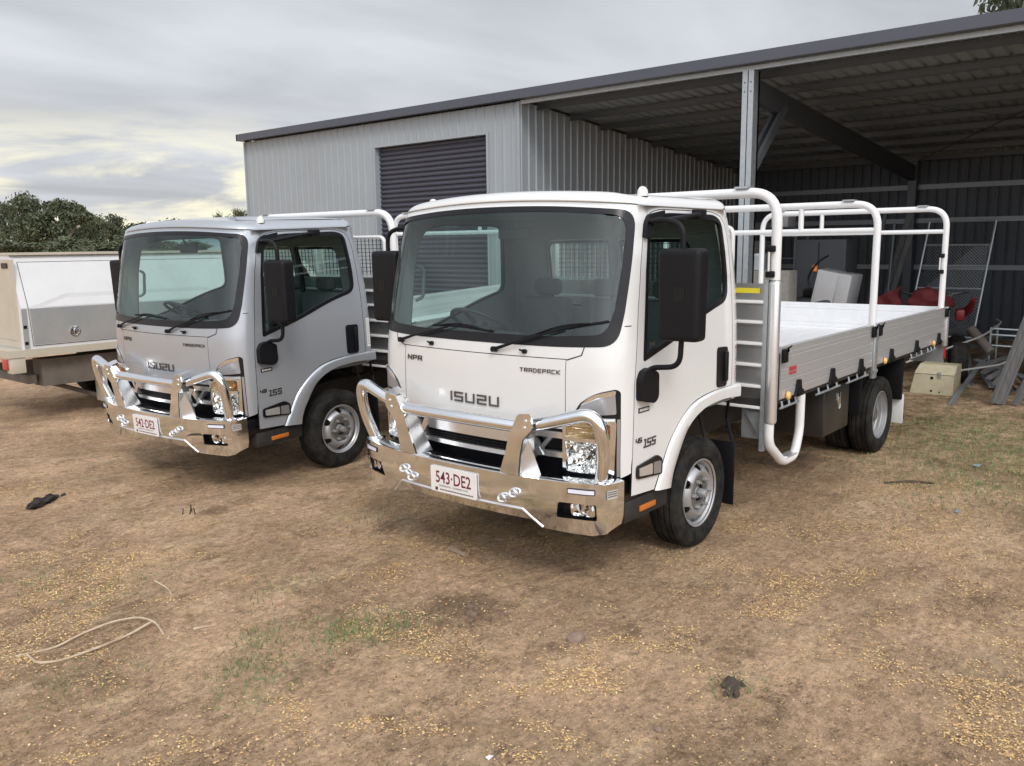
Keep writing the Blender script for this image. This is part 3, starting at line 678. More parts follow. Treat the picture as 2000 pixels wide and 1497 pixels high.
    for sg in (1,-1):
        P=f1 if sg==1 else nf(f1)
        mb=MB(); skin(mb,bsurf,inset(P,-.005),[],-.06,.05)
        for a,b in zip(P,P[1:]+P[:1]): mb.add([bsurf(*a,-.005),bsurf(*b,-.005),bsurf(*b,-.06),bsurf(*a,-.06)],[(0,1,2,3)])
        fr=obj('fog_lamp',mb,M['trimb'],BB)
        mb=MB(); skin(mb,bsurf,rpoly([(.80*sg,.578,.02),(.80*sg,.505,.02),(.945*sg,.505,.02),(.945*sg,.578,.02)]),[],-.022,.04,thick=.03); obj('lamp_lens',mb,M['reflector'],fr,auto=40)
        mb=MB(); skin(mb,bsurf,f2 if sg==1 else nf(f2),[],.006,.04,thick=.007); dl=obj('marker_lamp',mb,M['trimb'],BB)
        mb=MB(); skin(mb,bsurf,inset(f2 if sg==1 else nf(f2),.006),[],.0085,.04,thick=.004); obj('lamp_lens',mb,M['led'],dl)
        # tow shackle
        mb=MB()
        for s,z in ((.375,.555),(.455,.597)): 
            c=Vector(bsurf(s*sg,z,.012)); ring=[c+Vector((.006*math.sin(a*2),.027*math.cos(a),.020*math.sin(a))) for a in [2*PI*i/18 for i in range(18)]]; mb.tube(ring,.0085,8,closed=True)
        mb.tube([bsurf(.395*sg,.566,.012),bsurf(.435*sg,.587,.012)],.010,8); obj('tow_shackle',mb,M['alloyb'],BB)
        # stanchion plate with deep side flanges
        out=[(.50,1.065,.02),(.592,1.075,.02),(.60,.985,.02),(.525,.915),(.50,.82),(.485,.703),(.345,.703),(.40,.84),(.425,.93)]
        o2=rpoly([(a*sg,b)+tuple(c) for a,b,*c in out])
        def st(u,v,d): 
            return (1.352+(v-.70)*.05+d,u,v)
        mb=MB(); mb.prism(o2,st,-.012,0); sn=obj('stanchion',mb,M['chrome'],BB,auto=30); mb=MB()
        # inner and outer flange
        for line,dep in (([(.60,.985),(.525,.915),(.50,.82),(.488,.703)],(.05,.10,.13,.15)),([(.50,1.06),(.425,.93),(.40,.84),(.348,.703)],(.06,.10,.12,.15))):
            n=len(line);V=[]
            for (a,b),d in zip(line,dep): V+=[st(a*sg,b,-.006),st((a+.0)*sg,b,-d),st((a+.005)*sg,b,-.006),st((a+.005)*sg,b,-d)]
            mb.add(V,[(4*i,4*i+1,4*i+5,4*i+4) for i in range(n-1)]+[(4*i+2,4*i+3,4*i+7,4*i+6) for i in range(n-1)]+[(4*i+1,4*i+3,4*i+7,4*i+5) for i in range(n-1)])
        # top ear folding back
        mb.add([st(.50*sg,1.062,-.002),st(.592*sg,1.072,-.002),st(.62*sg,1.092,-.10),st(.60*sg,1.10,-.12),st(.53*sg,1.085,-.10)],[(0,1,2,3,4)])
        mb.add([st(.525*sg,.915,-.05),st(.54*sg,.80,-.09),st(.57*sg,.703,-.10),st(.49*sg,.703,-.02),st(.505*sg,.82,-.01)],[(0,1,2,3,4)])
        obj('stanchion_flange',mb,M['alloys'],sn,auto=30)
        for (a_,b_) in ((.545,.99),(.555,1.03)): mb=MB(); mb.lathe([(.009,0),(.009,.005),(.004,.007),(0,.007)],st(a_*sg,b_,0),(1,0,0),8); obj('bolt',mb,M['alloyb'],sn)
        mb=MB(); mb.tube([(1.325,sg*.46,.982),(1.30,sg*.62,1.010),(1.265,sg*.955,1.108),(1.225,sg*.985,.90),(1.175,sg*.925,.70)],.037,16,fil=.12,nf=9); obj('hoop_tube',mb,M['chrome'],BB)
        mb=MB(); mb.lathe([(.038,.012),(.046,.006),(.054,0)],(1.178,sg*.925,.704),(0,0,1),16); obj('tube_collar',mb,M['chrome'],BB)
        mb=MB(); s0=(SC+.035)*sg; skin(mb,bsurf,[(s0-.03,.665),(s0+.045,.665),(s0+.045,.615),(s0-.03,.615)],[],.0015,.05); sk=obj('maker_sticker',mb,M['stick'],BB)
        mb=MB()
        for k,z in enumerate((.655,.643,.630)): 
            for i in range(8): mb.prism([(s0-.025+i*.0085,z-.003),(s0-.019+i*.0085,z-.003),(s0-.019+i*.0085,z+.003),(s0-.025+i*.0085,z+.003)],bsurf,.002,.0025)
        obj('sticker_lettering',mb,M['redtxt'] if 0 else M['badge'],sk)
    mb=MB(); mb.tube([(1.325,-.46,.982),(1.34,-.2,.985),(1.345,0,.985),(1.34,.2,.985),(1.325,.46,.982)],.037,16); obj('centre_tube',mb,M['chrome'],BB)
    mb=MB(); mb.box(1.02,1.28,-.48,.48,.60,.615); mb.box(.9,1.2,-.42,-.34,.48,.60); mb.box(.9,1.2,.34,.42,.48,.60); obj('bar_mount',mb,M['chassis'],BB)
    # ------------------------------------------------ wheels
    def tyre(parent,x,y,sg,z=.3645,w=.205,R=.3645):
        mb=MB(); h=w/2; prof=[(.225,-h*.72),(.245,-h*.92),(.30,-h*1.04),(.335,-h*.98),(.352,-h*.88),(.361,-h*.72)]
        for g in (-.62,-.22,.22,.62):
            prof+=[(R,g*h-.009),(R-.010,g*h-.006),(R-.010,g*h+.006),(R,g*h+.009)]
        prof+=[(.361,h*.72),(.352,h*.88),(.335,h*.98),(.32,h*1.01),(.318,h*1.025),(.29,h*1.04),(.288,h*1.02),(.245,h*.92),(.232,h*.80),(.225,h*.72)]
        mb.lathe(prof,(x,y,z),(0,sg,0),64)
        return obj('tyre',mb,M['rubber'],parent,auto=30)
    for sg in (1,-1):
        wh=empty('wheel'); wh.parent=T
        yc=.835*sg; tyre(wh,0,yc,sg)
        # rim: barrel, lip and convex disc with hand holes
        mb=MB(); mb.lathe([(.222,-.09),(.205,-.085),(.200,.02),(.200,.065),(.212,.078),(.224,.080),(.2285,.087),(.2265,.093),(.220,.092),(.214,.086)],(0,yc,.3645),(0,sg,0),48)
        prof=[(.214,.070),(.206,.046),(.196,.038),(.186,.052),(.165,.085),(.148,.098),(.135,.098),(.120,.090),(.110,.080),(.070,.080),(.058,.078)]
        def disc(u,v,o=0):
            r=math.hypot(u,v); h=interp(sorted(prof),r); return (u,yc+sg*(h+o),.3645+v)
        circ=lambda r,n,cx=0,cy=0:[(cx+r*math.cos(2*PI*i/n),cy+r*math.sin(2*PI*i/n)) for i in range(n)]
        holes=[circ(.030,14,.178*math.cos(math.radians(30+60*i)),.178*math.sin(math.radians(30+60*i))) for i in range(6)]+[circ(.058,24)]
        skin(mb,disc,circ(.214,48),holes,0,.012); mb.sm=True
        for h_ in holes[:6]:
            mb.add([disc(u,v,0) for u,v in h_]+[disc(u,v,-.012) for u,v in h_],[(i,(i+1)%14,14+(i+1)%14,14+i) for i in range(14)])
        obj('rim',mb,M['rim'],wh,auto=30)
        mb=MB(); mb.lathe([(.114,.083),(.112,.089),(.080,.090),(.074,.086),(.060,.085)],(0,yc,.3645),(0,sg,0),32)
        mb.lathe([(.19,0),(.19,-.02),(0,-.02)],(0,yc,.3645),(0,sg,0),24); obj('hub_flange',mb,M['rimgrey'],wh,auto=30)
        mb=MB(); mb.lathe([(.058,.05),(.050,.060),(.040,.070),(.032,.075),(.030,.118),(.024,.136),(0,.138)],(0,yc,.3645),(0,sg,0),24); obj('hub_cap',mb,M['rim'],wh,auto=30)
        for i in range(6):
            a=math.radians(60*i); mb=MB(); p=(.095*math.cos(a),yc,.3645+.095*math.sin(a)); mb.lathe([(.0145,.088),(.0135,.112),(.008,.114),(.0075,.126),(0,.127)],p,(0,sg,0),6); obj('wheel_nut',mb,M['rim'],wh)
        wr=empty('wheel'); wr.parent=T; x=-3.359
        tyre(wr,x,.975*sg,sg); tyre(wr,x,.735*sg,sg)
        mb=MB(); mb.lathe([(.222,.09),(.2285,.087),(.226,.075),(.214,.070),(.210,.045),(.200,.038),(.198,.010),(.190,.002),(.186,-.03),(.176,-.038),(.150,-.055),(.110,-.060),(.10,-.060)],(x,.975*sg,.3645),(0,sg,0),48); obj('rim',mb,M['rim'],wr,auto=26)
        mb=MB(); mb.lathe([(.10,-.06),(.085,-.045),(.075,.035),(.055,.05),(0,.052)],(x,.975*sg,.3645),(0,sg,0),28); obj('hub',mb,M['rimgrey'],wr,auto=30)
    # ------------------------------------------------ chassis
    mb=MB()
    for y in (-.38,.34): mb.box(-5.05,.95,y-.03,y+.05,.50,.70)
    for x in (-.9,-1.9,-2.9,-3.9,-4.9): mb.box(x-.04,x+.04,-.35,.32,.54,.66)
    obj('chassis_rail',mb,M['chassis'],T)
    mb=MB(); mb.tube([(0,-.75,.3645),(0,.75,.3645)],.055,10); mb.tube([(-3.359,-.65,.3645),(-3.359,.65,.3645)],.07,10); mb.lathe([(.02,-.17),(.15,-.08),(.17,0),(.15,.08),(.02,.17)],(-3.359,0,.3645),(0,1,0),16)
    for y in (-.36,.32): mb.tube([(.62,y,.50),(0,y,.38),(-.6,y,.52)],.03,6); mb.tube([(-2.75,y,.50),(-3.359,y,.42),(-4.0,y,.52)],.035,6)
    obj('axles',mb,M['chassis'],T)
    mb=MB(); mb.rbox(-.30,.72,-.34,.34,.42,.93,.05); mb.rbox(-.62,-.47,.35,.62,.78,.97,.02); mb.tube([(-.5,.60,.95),(-.52,.66,.70),(-.50,.72,.52)],.014,6); obj('engine',mb,M['chassis'],T)
    mb=MB(); mb.rbox(-1.85,-.95,-.95,-.50,.42,.80,.05); obj('fuel_tank',mb,M['chassis'],T)
    for sg in (1,-1):
        mb=MB(); mb.rbox(-.475,-.455,min(sg*.70,sg*.945),max(sg*.70,sg*.945),.17,.62,.006); mb.tube([(-.44,sg*.90,.93),(-.50,sg*.86,.78),(-.465,sg*.93,.60)],.012,6); obj('mud_flap',mb,M['plast'],T,label='black rubber mud flap behind the front wheel')
        mb=MB(); mb.rbox(-4.03,-4.01,min(sg*.80,sg*1.09),max(sg*.80,sg*1.09),.17,.47,.008); mf=obj('mud_flap',mb,M['whitepl'],T,label='white mud flap behind the rear wheel')
        mb=MB(); mb.rbox(-4.005,-3.95,min(sg*.80,sg*1.08),max(sg*.80,sg*1.08),.42,.86,.01); obj('rear_mudguard',mb,M['plast'],T); mb=MB(); mb.rbox(-2.90,-2.84,min(sg*.80,sg*1.03),max(sg*.80,sg*1.03),.45,.86,.01); obj('rear_mudguard',mb,M['plast'],T)
    # ------------------------------------------------ tray
    Y0,Y1=-.96,1.165; XA,XB_=-.66,-5.22; ZF=.985
    mb=MB(); mb.box(XB_,XA,Y0+.03,Y1-.03,.93,ZF)
    n=11; w=(Y1-Y0-.08)/n
    for i in range(n): mb.box(XB_+.03,XA-.002,Y0+.04+i*w+.004,Y0+.04+(i+1)*w-.004,ZF+.001,ZF+.006)
    obj('tray_floor',mb,M['bed'],T)
    mb=MB(); 
    for x in [XA-.05-i*.5 for i in range(10)]: mb.box(x-.04,x,Y0+.05,Y1-.05,.86,.93)
    mb.box(XB_,XA,Y1-.055,Y1-.030,.875,.935); mb.box(XB_,XA,Y0+.03,Y0+.055,.875,.935); obj('tray_frame',mb,M['chassis'],T)
    def gate(name,x0,x1,y,sg,zz=(.905,1.275)):
        "drop side of ribbed aluminium planks"
        mb=MB(); z0,z1=zz; prof=[(z0,0),(z0+.012,.003)]
        L_=[]
        for k in range(3):
            a=z0+(z1-z0)*(0,.36,.80)[k]; b=z0+(z1-z0)*(.36,.80,1)[k]
            L_+= [(a+.004,0),(a+.008,.006),((a+b)/2-.006,.006),((a+b)/2,.003),((a+b)/2+.006,.006),(b-.006,.006),(b-.002,.009)]
        L_=[(z0,-.004)]+L_+[(z1,.004)]
        pts=[(y+sg*d,z) for z,d in L_]+[(y-sg*.028-sg*d*.5,z) for z,d in L_[::-1]]
        n=len(pts); mb.add([(x0,a,b) for a,b in pts]+[(x1,a,b) for a,b in pts],[tuple(range(n)),tuple(range(2*n-1,n-1,-1))]+[(i,i+n,(i+1)%n+n,(i+1)%n) for i in range(n)])
        return obj(name,mb,M['alloy'],T,auto=25)
    for sg,y in ((1,Y1),(-1,Y0)):
        for x0,x1 in ((-.70,-2.70),(-2.81,-5.19)):
            g=gate('drop_side',x0,x1,y-sg*.012,sg)
            hx=[-1.01,-1.70,-2.38] if x0>-1 else [-3.23,-4.06,-4.90]
            for hx_ in hx:
                mb=MB(); mb.prism([(hx_-.07,.90),(hx_+.07,.90),(hx_+.038,.955),(hx_+.022,1.015),(hx_-.022,1.015),(hx_-.038,.955)],lambda u,v,d:(u,y+sg*(d),v),-.005,.016)
                mb.rbox(hx_-.045,hx_+.045,min(y+sg*.01,y+sg*.03),max(y+sg*.01,y+sg*.03),.90,.945,.006)
                obj('hinge',mb,M['plast'],g)
            for lx in ((x0-.02),(x1+.03)):
                mb=MB(); mb.rbox(lx-.035,lx+.035,min(y,y+sg*.025),max(y,y+sg*.025),1.17,1.265,.006); mb.tube([(lx,y+sg*.02,1.24),(lx-.02,y+sg*.03,1.25),(lx+.005,y+sg*.035,1.272),(lx-.09,y+sg*.02,1.278)],.006,6)
                obj('latch',mb,M['plast'],g)
        for a,b in ((-.72,-1.05),(-1.40,-1.92),(-2.08,-2.62),(-3.90,-4.38),(-4.52,-4.87)):
            mb=MB(); mb.tube([(a,y-sg*.01,.845),(b,y-sg*.01,.848)],.0085,8)
            for t in (.12,.5,.88): x=a+(b-a)*t; mb.tube([(x,y-sg*.01,.847),(x,y-sg*.02,.89)],.0085,6)
            obj('rope_rail',mb,M['galv'],T)
        for x in (-.82,-3.04,-4.70):
            mb=MB(); mb.lathe([(.030,0),(.028,.012),(.018,.02),(0,.022)],(x,y+sg*.001,.925),(0,sg,0),14); obj('side_marker_lamp',mb,M['amberl'],T)
        mb=MB(); mb.rbox(-2.795,-2.715,min(y-sg*.03,y+sg*.012),max(y-sg*.03,y+sg*.012),.80,1.262,.01); mb.tube([(-2.71,y,.862),(-2.80,y,.866)],.02,8); obj('tray_post',mb,M['galv'],T)
        mb=MB(); mb.rbox(-5.27,-5.195,min(y-sg*.04,y+sg*.012),max(y-sg*.04,y+sg*.012),.84,1.275,.01); obj('tray_post',mb,M['alloy'],T)
        mb=MB(); mb.box(-5.30,-5.24,min(y-sg*.35,y-sg*.02),max(y-sg*.35,y-sg*.02),.66,.90); o=obj('rear_lamp_panel',mb,M['galv'],T)
        mb=MB(); mb.rbox(-5.335,-5.30,min(y-sg*.33,y-sg*.05),max(y-sg*.33,y-sg*.05),.72,.82,.008); mb.rbox(-5.29,-5.25,min(y-sg*.02,y-sg*.005),max(y-sg*.02,y-sg*.005),.70,.83,.004); obj('tail_lamp',mb,M['red'],o)
    # tailgate
    mb=MB()
    z0,z1=.905,1.275; L_=[(z0,0)]
    for k in range(3):
        a=z0+(z1-z0)*(0,.36,.80)[k]; b=z0+(z1-z0)*(.36,.80,1)[k]; L_+=[(a+.004,0),(a+.008,.006),((a+b)/2-.004,.006),((a+b)/2,.003),((a+b)/2+.004,.006),(b-.004,.006)]
    L_+=[(z1,0)]
    pts=[(-5.20+d,z) for z,d in L_]+[(-5.23-d,z) for z,d in L_[::-1]]; n=len(pts)
    mb.add([(a,Y0+.04,b) for a,b in pts]+[(a,Y1-.05,b) for a,b in pts],[tuple(range(n)),tuple(range(2*n-1,n-1,-1))]+[(i,i+n,(i+1)%n+n,(i+1)%n) for i in range(n)])
    obj('tailgate',mb,M['bed'],T,auto=25)
    # headboard
    hb=empty('headboard'); hb.parent=T
    for i in range(6):
        z1=1.735-i*.149; z0=z1-.135 if i==0 else z1-.149+.024
        mb=MB(); mb.box(-.645,-.634,Y0+.05,Y1-.10,z0,z1-.02); sl_=obj('board_slat',mb,M['slat'],hb)
        mb=MB(); mb.rbox(-.634,-.600,Y0+.05,Y1-.107,z0-.020,z0+.001,.003) if i<6 else None; obj('slat_edge',mb,M['tubew'],sl_)
    for y0,y1 in ((Y1-.105,Y1-.075),(Y0+.03,Y0+.06)):
        mb=MB(); mb.box(-.66,-.60,y0,y1,.55,1.742); obj('board_upright',mb,M['galv'],hb)
    mb=MB(); mb.box(-.657,-.647,Y0+.06,Y1-.10,.93,1.70); obj('board_back',mb,M['slat'],hb); mb=MB(); mb.box(-.655,-.61,Y0+.06,Y1-.10,.84,.915); obj('board_foot',mb,M['chassis'],hb)
    for y0,y1 in ((Y1-.075,Y1),(Y0,Y0+.03)):
        mb=MB(); mb.rbox(-.665,-.585,y0,y1,.74,1.742,.03,seg=4); obj('corner_post',mb,M['alloyb'],hb)
    mb=MB(); mb.rbox(-.662,-.655,Y1-.012,Y1+.002,.90,1.24,.003); obj('post_seal',mb,M['trimb'],hb)
    mb=MB(); mb.box(-.629,-.626,.84,1.02,1.648,1.683); obj('yellow_label',mb,M['yellow'],hb)
    # mesh screen behind the cab windows
    for y0,y1 in ((-.72,.0),(.08,.80)):
        mb=MB(); mb.tube([(-.64,y0,1.74),(-.64,y0,2.10),(-.64,y1,2.10),(-.64,y1,1.74)],.017,8,fil=.06); sc_=obj('mesh_frame',mb,M['tubew'],hb)
        mb=MB(); k=int((y1-y0)/.042)
        for i in range(1,k): y=y0+(y1-y0)*i/k; mb.box(-.6425,-.6375,y-.0022,y+.0022,1.74,2.09)
        for i in range(1,10): z=1.74+.36*i/10; mb.box(-.6425,-.6375,y0,y1,z-.0022,z+.0022)
        obj('wire_mesh',mb,M['mesh'],hb)
    # load hoops
    for x,lo,zt,ups in ((-.625,1.74,2.325,[]),(-2.76,1.0,2.31,[.455]),(-5.10,1.0,2.325,[-.21])):
        mb=MB(); yl=-.93; r=.034 if x>-1 else .031
        mb.tube([(x,1.125,lo),(x,1.125,zt),(x,yl,zt),(x,yl,lo)],r,16,fil=.20,nf=10); hp=obj('load_hoop',mb,M['tubew'],T)
        if x<-1:
            mb=MB(); mb.tube([(x,1.11,2.085),(x,yl+.01,2.085)],.024,12); obj('hoop_bar',mb,M['tubew'],hp)
            for y in ups: mb=MB(); mb.tube([(x,y,2.09),(x,y,zt)],.024,10); obj('hoop_strut',mb,M['tubew'],hp)
        for y in (.88,-.70): mb=MB(); mb.box(x-.045,x+.045,y-.05,y+.05,zt+r-.004,zt+r+.010); obj('hoop_bracket',mb,M['galv'],hp)
        if x>-1 or x<-5:
            z=1.78 if x>-1 else 1.66
            for q in (z,z+.17): mb=MB(); mb.rbox(x-.03,x+.06,1.075,1.135,q-.022,q+.022,.008); obj('strap_clip',mb,M['plast'],hp)
            mb=MB(); mb.tube([(x+.048,1.095,z),(x+.048,1.095,z+.17)],.009,8); obj('pull_handle',mb,M['alloyb'],hp)
    # side step below the headboard
    for y in (1.12,):
        mb=MB(); mb.tube([(-.625,y,.76),(-.625,y,.60),(-.88,y,.425),(-1.10,y,.425),(-1.185,y,.60),(-1.185,y,.88)],.0335,14,fil=.07,nf=7); stp=obj('access_step',mb,M['tubew'],T)
        mb=MB(); mb.box(-1.08,-.90,y-.035,y+.035,.455,.463); obj('step_tread',mb,M['alloyb'],stp)
        mb=MB(); mb.prism([(.93,.82),(1.085,.82),(1.085,.60),(1.02,.68)],lambda u,v,d:(-.64+d,u,v),0,.008); mb.box(-.70,-.66,.9,1.12,.62,.84); obj('step_gusset',mb,M['galv'],stp)
    # tool box
    mb=MB(); mb.rbox(-2.50,-1.90,.52,1.045,.405,.80,.012); tb=obj('tool_box',mb,M['box'],T)
    mb=MB(); mb.lathe([(.038,0),(.038,.006),(.030,.008),(.012,.010),(0,.012)],(-2.23,1.045,.675),(0,1,0),18); mb.rbox(-2.255,-2.205,1.045,1.056,.60,.74,.01); obj('box_latch',mb,M['chrome'],tb)
    mb=MB(); skin(mb,lambda u,v,o:(u,Y1+.0+o,v),[(-.83,1.065),(-1.0,1.065),(-1.0,1.135),(-.83,1.135)],[],.0,.2)
    o=MB(); strokes(o,'ISUZU',lambda u,v,d:(-u,Y1+d,v),.845,1.10,.022,.02,.010,.006,-.003,.0005); strokes(o,'ISUZU',lambda u,v,d:(-u,Y1+d,v),.845,1.072,.014,.020,.010,.004,-.003,.0005)
    obj('side_sticker',o,M['redtxt'],T)
    return T
def resamp_open(P,step):
    out=[]
    for a,b in zip(P,P[1:]):
        d=math.hypot(a[0]-b[0],a[1]-b[1]);k=max(1,int(math.ceil(d/step)))
        for i in range(k): out.append((a[0]+(b[0]-a[0])*i/k,a[1]+(b[1]-a[1])*i/k))
    return out+[tuple(P[-1][:2])]
def rpoly_open(P,n=6):
    out=[tuple(P[0][:2])]
    for i in range(1,len(P)-1):
        r=P[i][2] if len(P[i])>2 else 0
        a,b,c=[Vector(q[:2]) for q in P[i-1:i+2]]
        if not r: out.append((b.x,b.y));continue
        u=a-b;v=c-b;d=min(r,u.length*.49,v.length*.49);p=b+u.normalized()*d;q=b+v.normalized()*d
        for k in range(n+1):
            t=k/n;w=p*(1-t)**2+b*2*t*(1-t)+q*t*t; out.append((w.x,w.y))
    return out+[tuple(P[-1][:2])]
def number_plate(T,text):
    fn=lambda u,v,o:(1.382+o-(.6-v)*.02,u,v)
    mb=MB(); mb.prism(rpoly([(-.188,.668,.01),(-.188,.508,.01),(.188,.508,.01),(.188,.668,.01)]),fn,-.006,0); p=obj('number_plate',mb,M['platew'],T)
    mb=MB(); ftext(mb,text,fn,0,.568,.105,.80,.0012,.0012); obj('plate_number',mb,M['maroon'],p)
    mb=MB(); ftext(mb,'QUEENSLAND - SUNSHINE STATE',fn,0,.545,.016,1,.0012); [mb.prism([(-.11+i*.0125,.522),(-.102+i*.0125,.522),(-.102+i*.0125,.530),(-.11+i*.0125,.530)],fn,0,.0012) for i in range(22)]; mb.box(1.3815,1.3825,-.15,-.13,.517,.537); obj('plate_caption',mb,M['badge'],p)
T1=build_truck(M['white'])
tag(T1,'white cab flatbed truck in the foreground, polished bull bar with plate 543 DE2','truck','tray trucks parked side by side')
T2=copy_tree(T1)
def swap(o,a,b):
    for q in walk(o):
        for sl in q.material_slots if q.type=='MESH' else []:
            if sl.material==a: sl.link='OBJECT'; sl.material=b
swap(T2,M['white'],M['silver'])
number_plate(T1,'543\u00b7DE2'); number_plate(T2,'542\u00b7DE2')
T2.location=(.0705,-3.6506,-.0365); T2.rotation_euler=(0,.0373,.0545)
tag(T2,'silver grey cab flatbed truck parked behind the white one, plate 542 DE2')
for q in walk(T2):
    if q.name.startswith(('mesh_frame','wire_mesh')): q.scale.y=1.24
sx_=lambda x,z: zs([(x,z)])[0][0]
mb=MB(); skin(mb,P3,[(sx_(-.35,1.3),1.36),(sx_(-.35,1.3)+.045,1.36),(sx_(-.35,1.3)+.045,1.09),(sx_(-.35,1.3),1.09)],[],.002,.05); ps=obj('pillar_label',mb,M['platew'],T2)
mb=MB()
for i in range(11): u=sx_(-.35,1.3); mb.prism([(u+.008,1.345-i*.022),(u+.034,1.345-i*.022),(u+.034,1.337-i*.022),(u+.008,1.337-i*.022)],P3,.0022,.0028)
obj('label_lettering',mb,M['stick'],ps)
mb=MB(); u=sx_(-.35,1.3)
for i,z in enumerate((1.305,1.295,1.22,1.19,1.17,1.15,1.13,1.11,1.09)): mb.prism([(u+.01,z),(u+.03,z),(u+.03,z+.004),(u+.01,z+.004)],P3,.001,.0022)
obj('pillar_caution_text',mb,M['redtxt'],T1)
# ---------------------------------------------------------------- ground
def bump(x,y,cx,cy,r,h): return h*math.exp(-((x-cx)**2+(y-cy)**2)/(2*r*r))
def gz(x,y):
    n=noise.noise(Vector((x*.35,y*.35,0)))*.030+noise.noise(Vector((x*1.3,y*1.3,3)))*.020+noise.noise(Vector((x*4,y*4,7)))*.012+abs(noise.noise(Vector((x*10,y*10,4))))*.009+noise.noise(Vector((x*22,y*22,4)))*.0035
    k=1.0
    for cx,cy in ((0,.84),(-3.36,.9),(0,-.84),(-3.36,-.9),(.07,-2.8),(.12,-4.5),(-3.3,-3),(-3.3,-4.7)):
        k=min(k,max(0.12,min(1,(math.hypot(x-cx,y-cy)-.15)/.8)))
    if x<-5.8: k*=max(.25,1-(-5.8-x)*.5)
    h=n*k
    h+=bump(x,y,1.78,.50,.16,.028)+bump(x,y,1.65,1.94,.08,.015)+bump(x,y,.1,-3.65,1.3,-.036)+bump(x,y,-3.3,-3.85,1.1,.075)
    d=math.hypot(x,y); 
    if d>30: h+=math.sin(x*.02+1)*min(1.2,(d-30)*.01)
    return h
def axis(lo,hi,step,far):
    a=[lo+i*step for i in range(int((hi-lo)/step)+1)]
    s=step;v=a[-1];up=[]
    while v<far: s*=1.22; v+=s; up.append(v)
    s=step;v=a[0];dn=[]
    while v>-far: s*=1.22; v-=s; dn.append(v)
    return dn[::-1]+a+up
xs=[x for x in axis(-8,4.6,.05,900) if x<-1.5]+[-1.5+i*.025 for i in range(236)]; xs+=[x for x in axis(-8,4.4,.05,900) if x>4.42]
ys=[y for y in axis(-9,5,.05,900) if y<-3.6]+[-3.6+i*.028 for i in range(250)]; ys+=[y for y in axis(-9,5,.05,900) if y>3.42]
mb=MB(); V=[(x,y,gz(x,y)) for x in xs for y in ys]; ny=len(ys)
mb.add(V,[(i*ny+j,(i+1)*ny+j,(i+1)*ny+j+1,i*ny+j+1) for i in range(len(xs)-1) for j in range(ny-1)])
g=bpy.data.materials.new('dry_dirt'); g.use_nodes=True; n=g.node_tree.nodes; l=g.node_tree.links; b=n['Principled BSDF']; b.inputs['Specular IOR Level'].default_value=.15
t=n.new('ShaderNodeTexCoord')
def nz(scale,det=6,ro=.6,mp=None,dist=0):
    x=n.new('ShaderNodeTexNoise'); x.inputs['Scale'].default_value=scale; x.inputs['Detail'].default_value=det; x.inputs['Roughness'].default_value=ro; x.inputs['Distortion'].default_value=dist
    if mp:
        q=n.new('ShaderNodeMapping'); q.inputs['Scale'].default_value=mp[0]; q.inputs['Rotation'].default_value=(0,0,mp[1]); l.new(t.outputs['Object'],q.inputs[0]); l.new(q.outputs[0],x.inputs['Vector'])
    else: l.new(t.outputs['Object'],x.inputs['Vector'])
    return x.outputs[0]
def rng(v,a,b_,c=0,d=1):
    r=n.new('ShaderNodeMapRange'); r.interpolation_type='SMOOTHSTEP'; l.new(v,r.inputs[0]); r.inputs[1].default_value=a; r.inputs[2].default_value=b_; r.inputs[3].default_value=c; r.inputs[4].default_value=d; return r.outputs[0]
def mx(f,a,b_,bt='MIX'):
    q=n.new('ShaderNodeMix'); q.data_type='RGBA'; q.blend_type=bt
    for i,v in ((0,f),(6,a),(7,b_)):
        if isinstance(v,(int,float)): q.inputs[i].default_value=v
        elif isinstance(v,tuple): q.inputs[i].default_value=v+(1,)
        else: l.new(v,q.inputs[i])
    return q.outputs[2]
c=mx(rng(nz(.8,9,.68,None,.3),.42,.58),(.64,.425,.265),(.46,.295,.178))
c=mx(rng(nz(2.6,9,.75),.50,.66),c,(.24,.150,.088))
c=mx(rng(nz(1.3,7,.65,((1,2.6,1),.55)),.50,.66),c,(.67,.475,.30))
c=mx(rng(nz(4.5,9,.8),.54,.66,0,.85),c,(.17,.108,.070))
c=mx(rng(nz(90,3,.6),.30,.75,0,1),c,mx(.6,c,(.76,.545,.345)))
c=mx(rng(nz(38,4,.7),.60,.72,0,.8),c,(.085,.052,.034))
c=mx(rng(nz(24,5,.7),.63,.74,0,.6),c,(.76,.55,.34))
# freshly broken, darker soil
def spot(cx,cy,r):
    q=n.new('ShaderNodeVectorMath'); q.operation='DISTANCE'; l.new(t.outputs['Object'],q.inputs[0]); q.inputs[1].default_value=(cx,cy,0)
    a_=n.new('ShaderNodeMath'); a_.operation='MULTIPLY_ADD'; l.new(nz(7,10,.85),a_.inputs[0]); a_.inputs[1].default_value=r*3.2; l.new(q.outputs['Value'],a_.inputs[2]); return rng(a_.outputs[0],r*2.9,r*2.0,0,.62)
for s_ in ((1.74,.40,.26),(1.62,1.93,.09),(1.55,-2.40,.13),(1.05,-1.0,.14)): c=mx(spot(*s_),c,(.17,.108,.066))
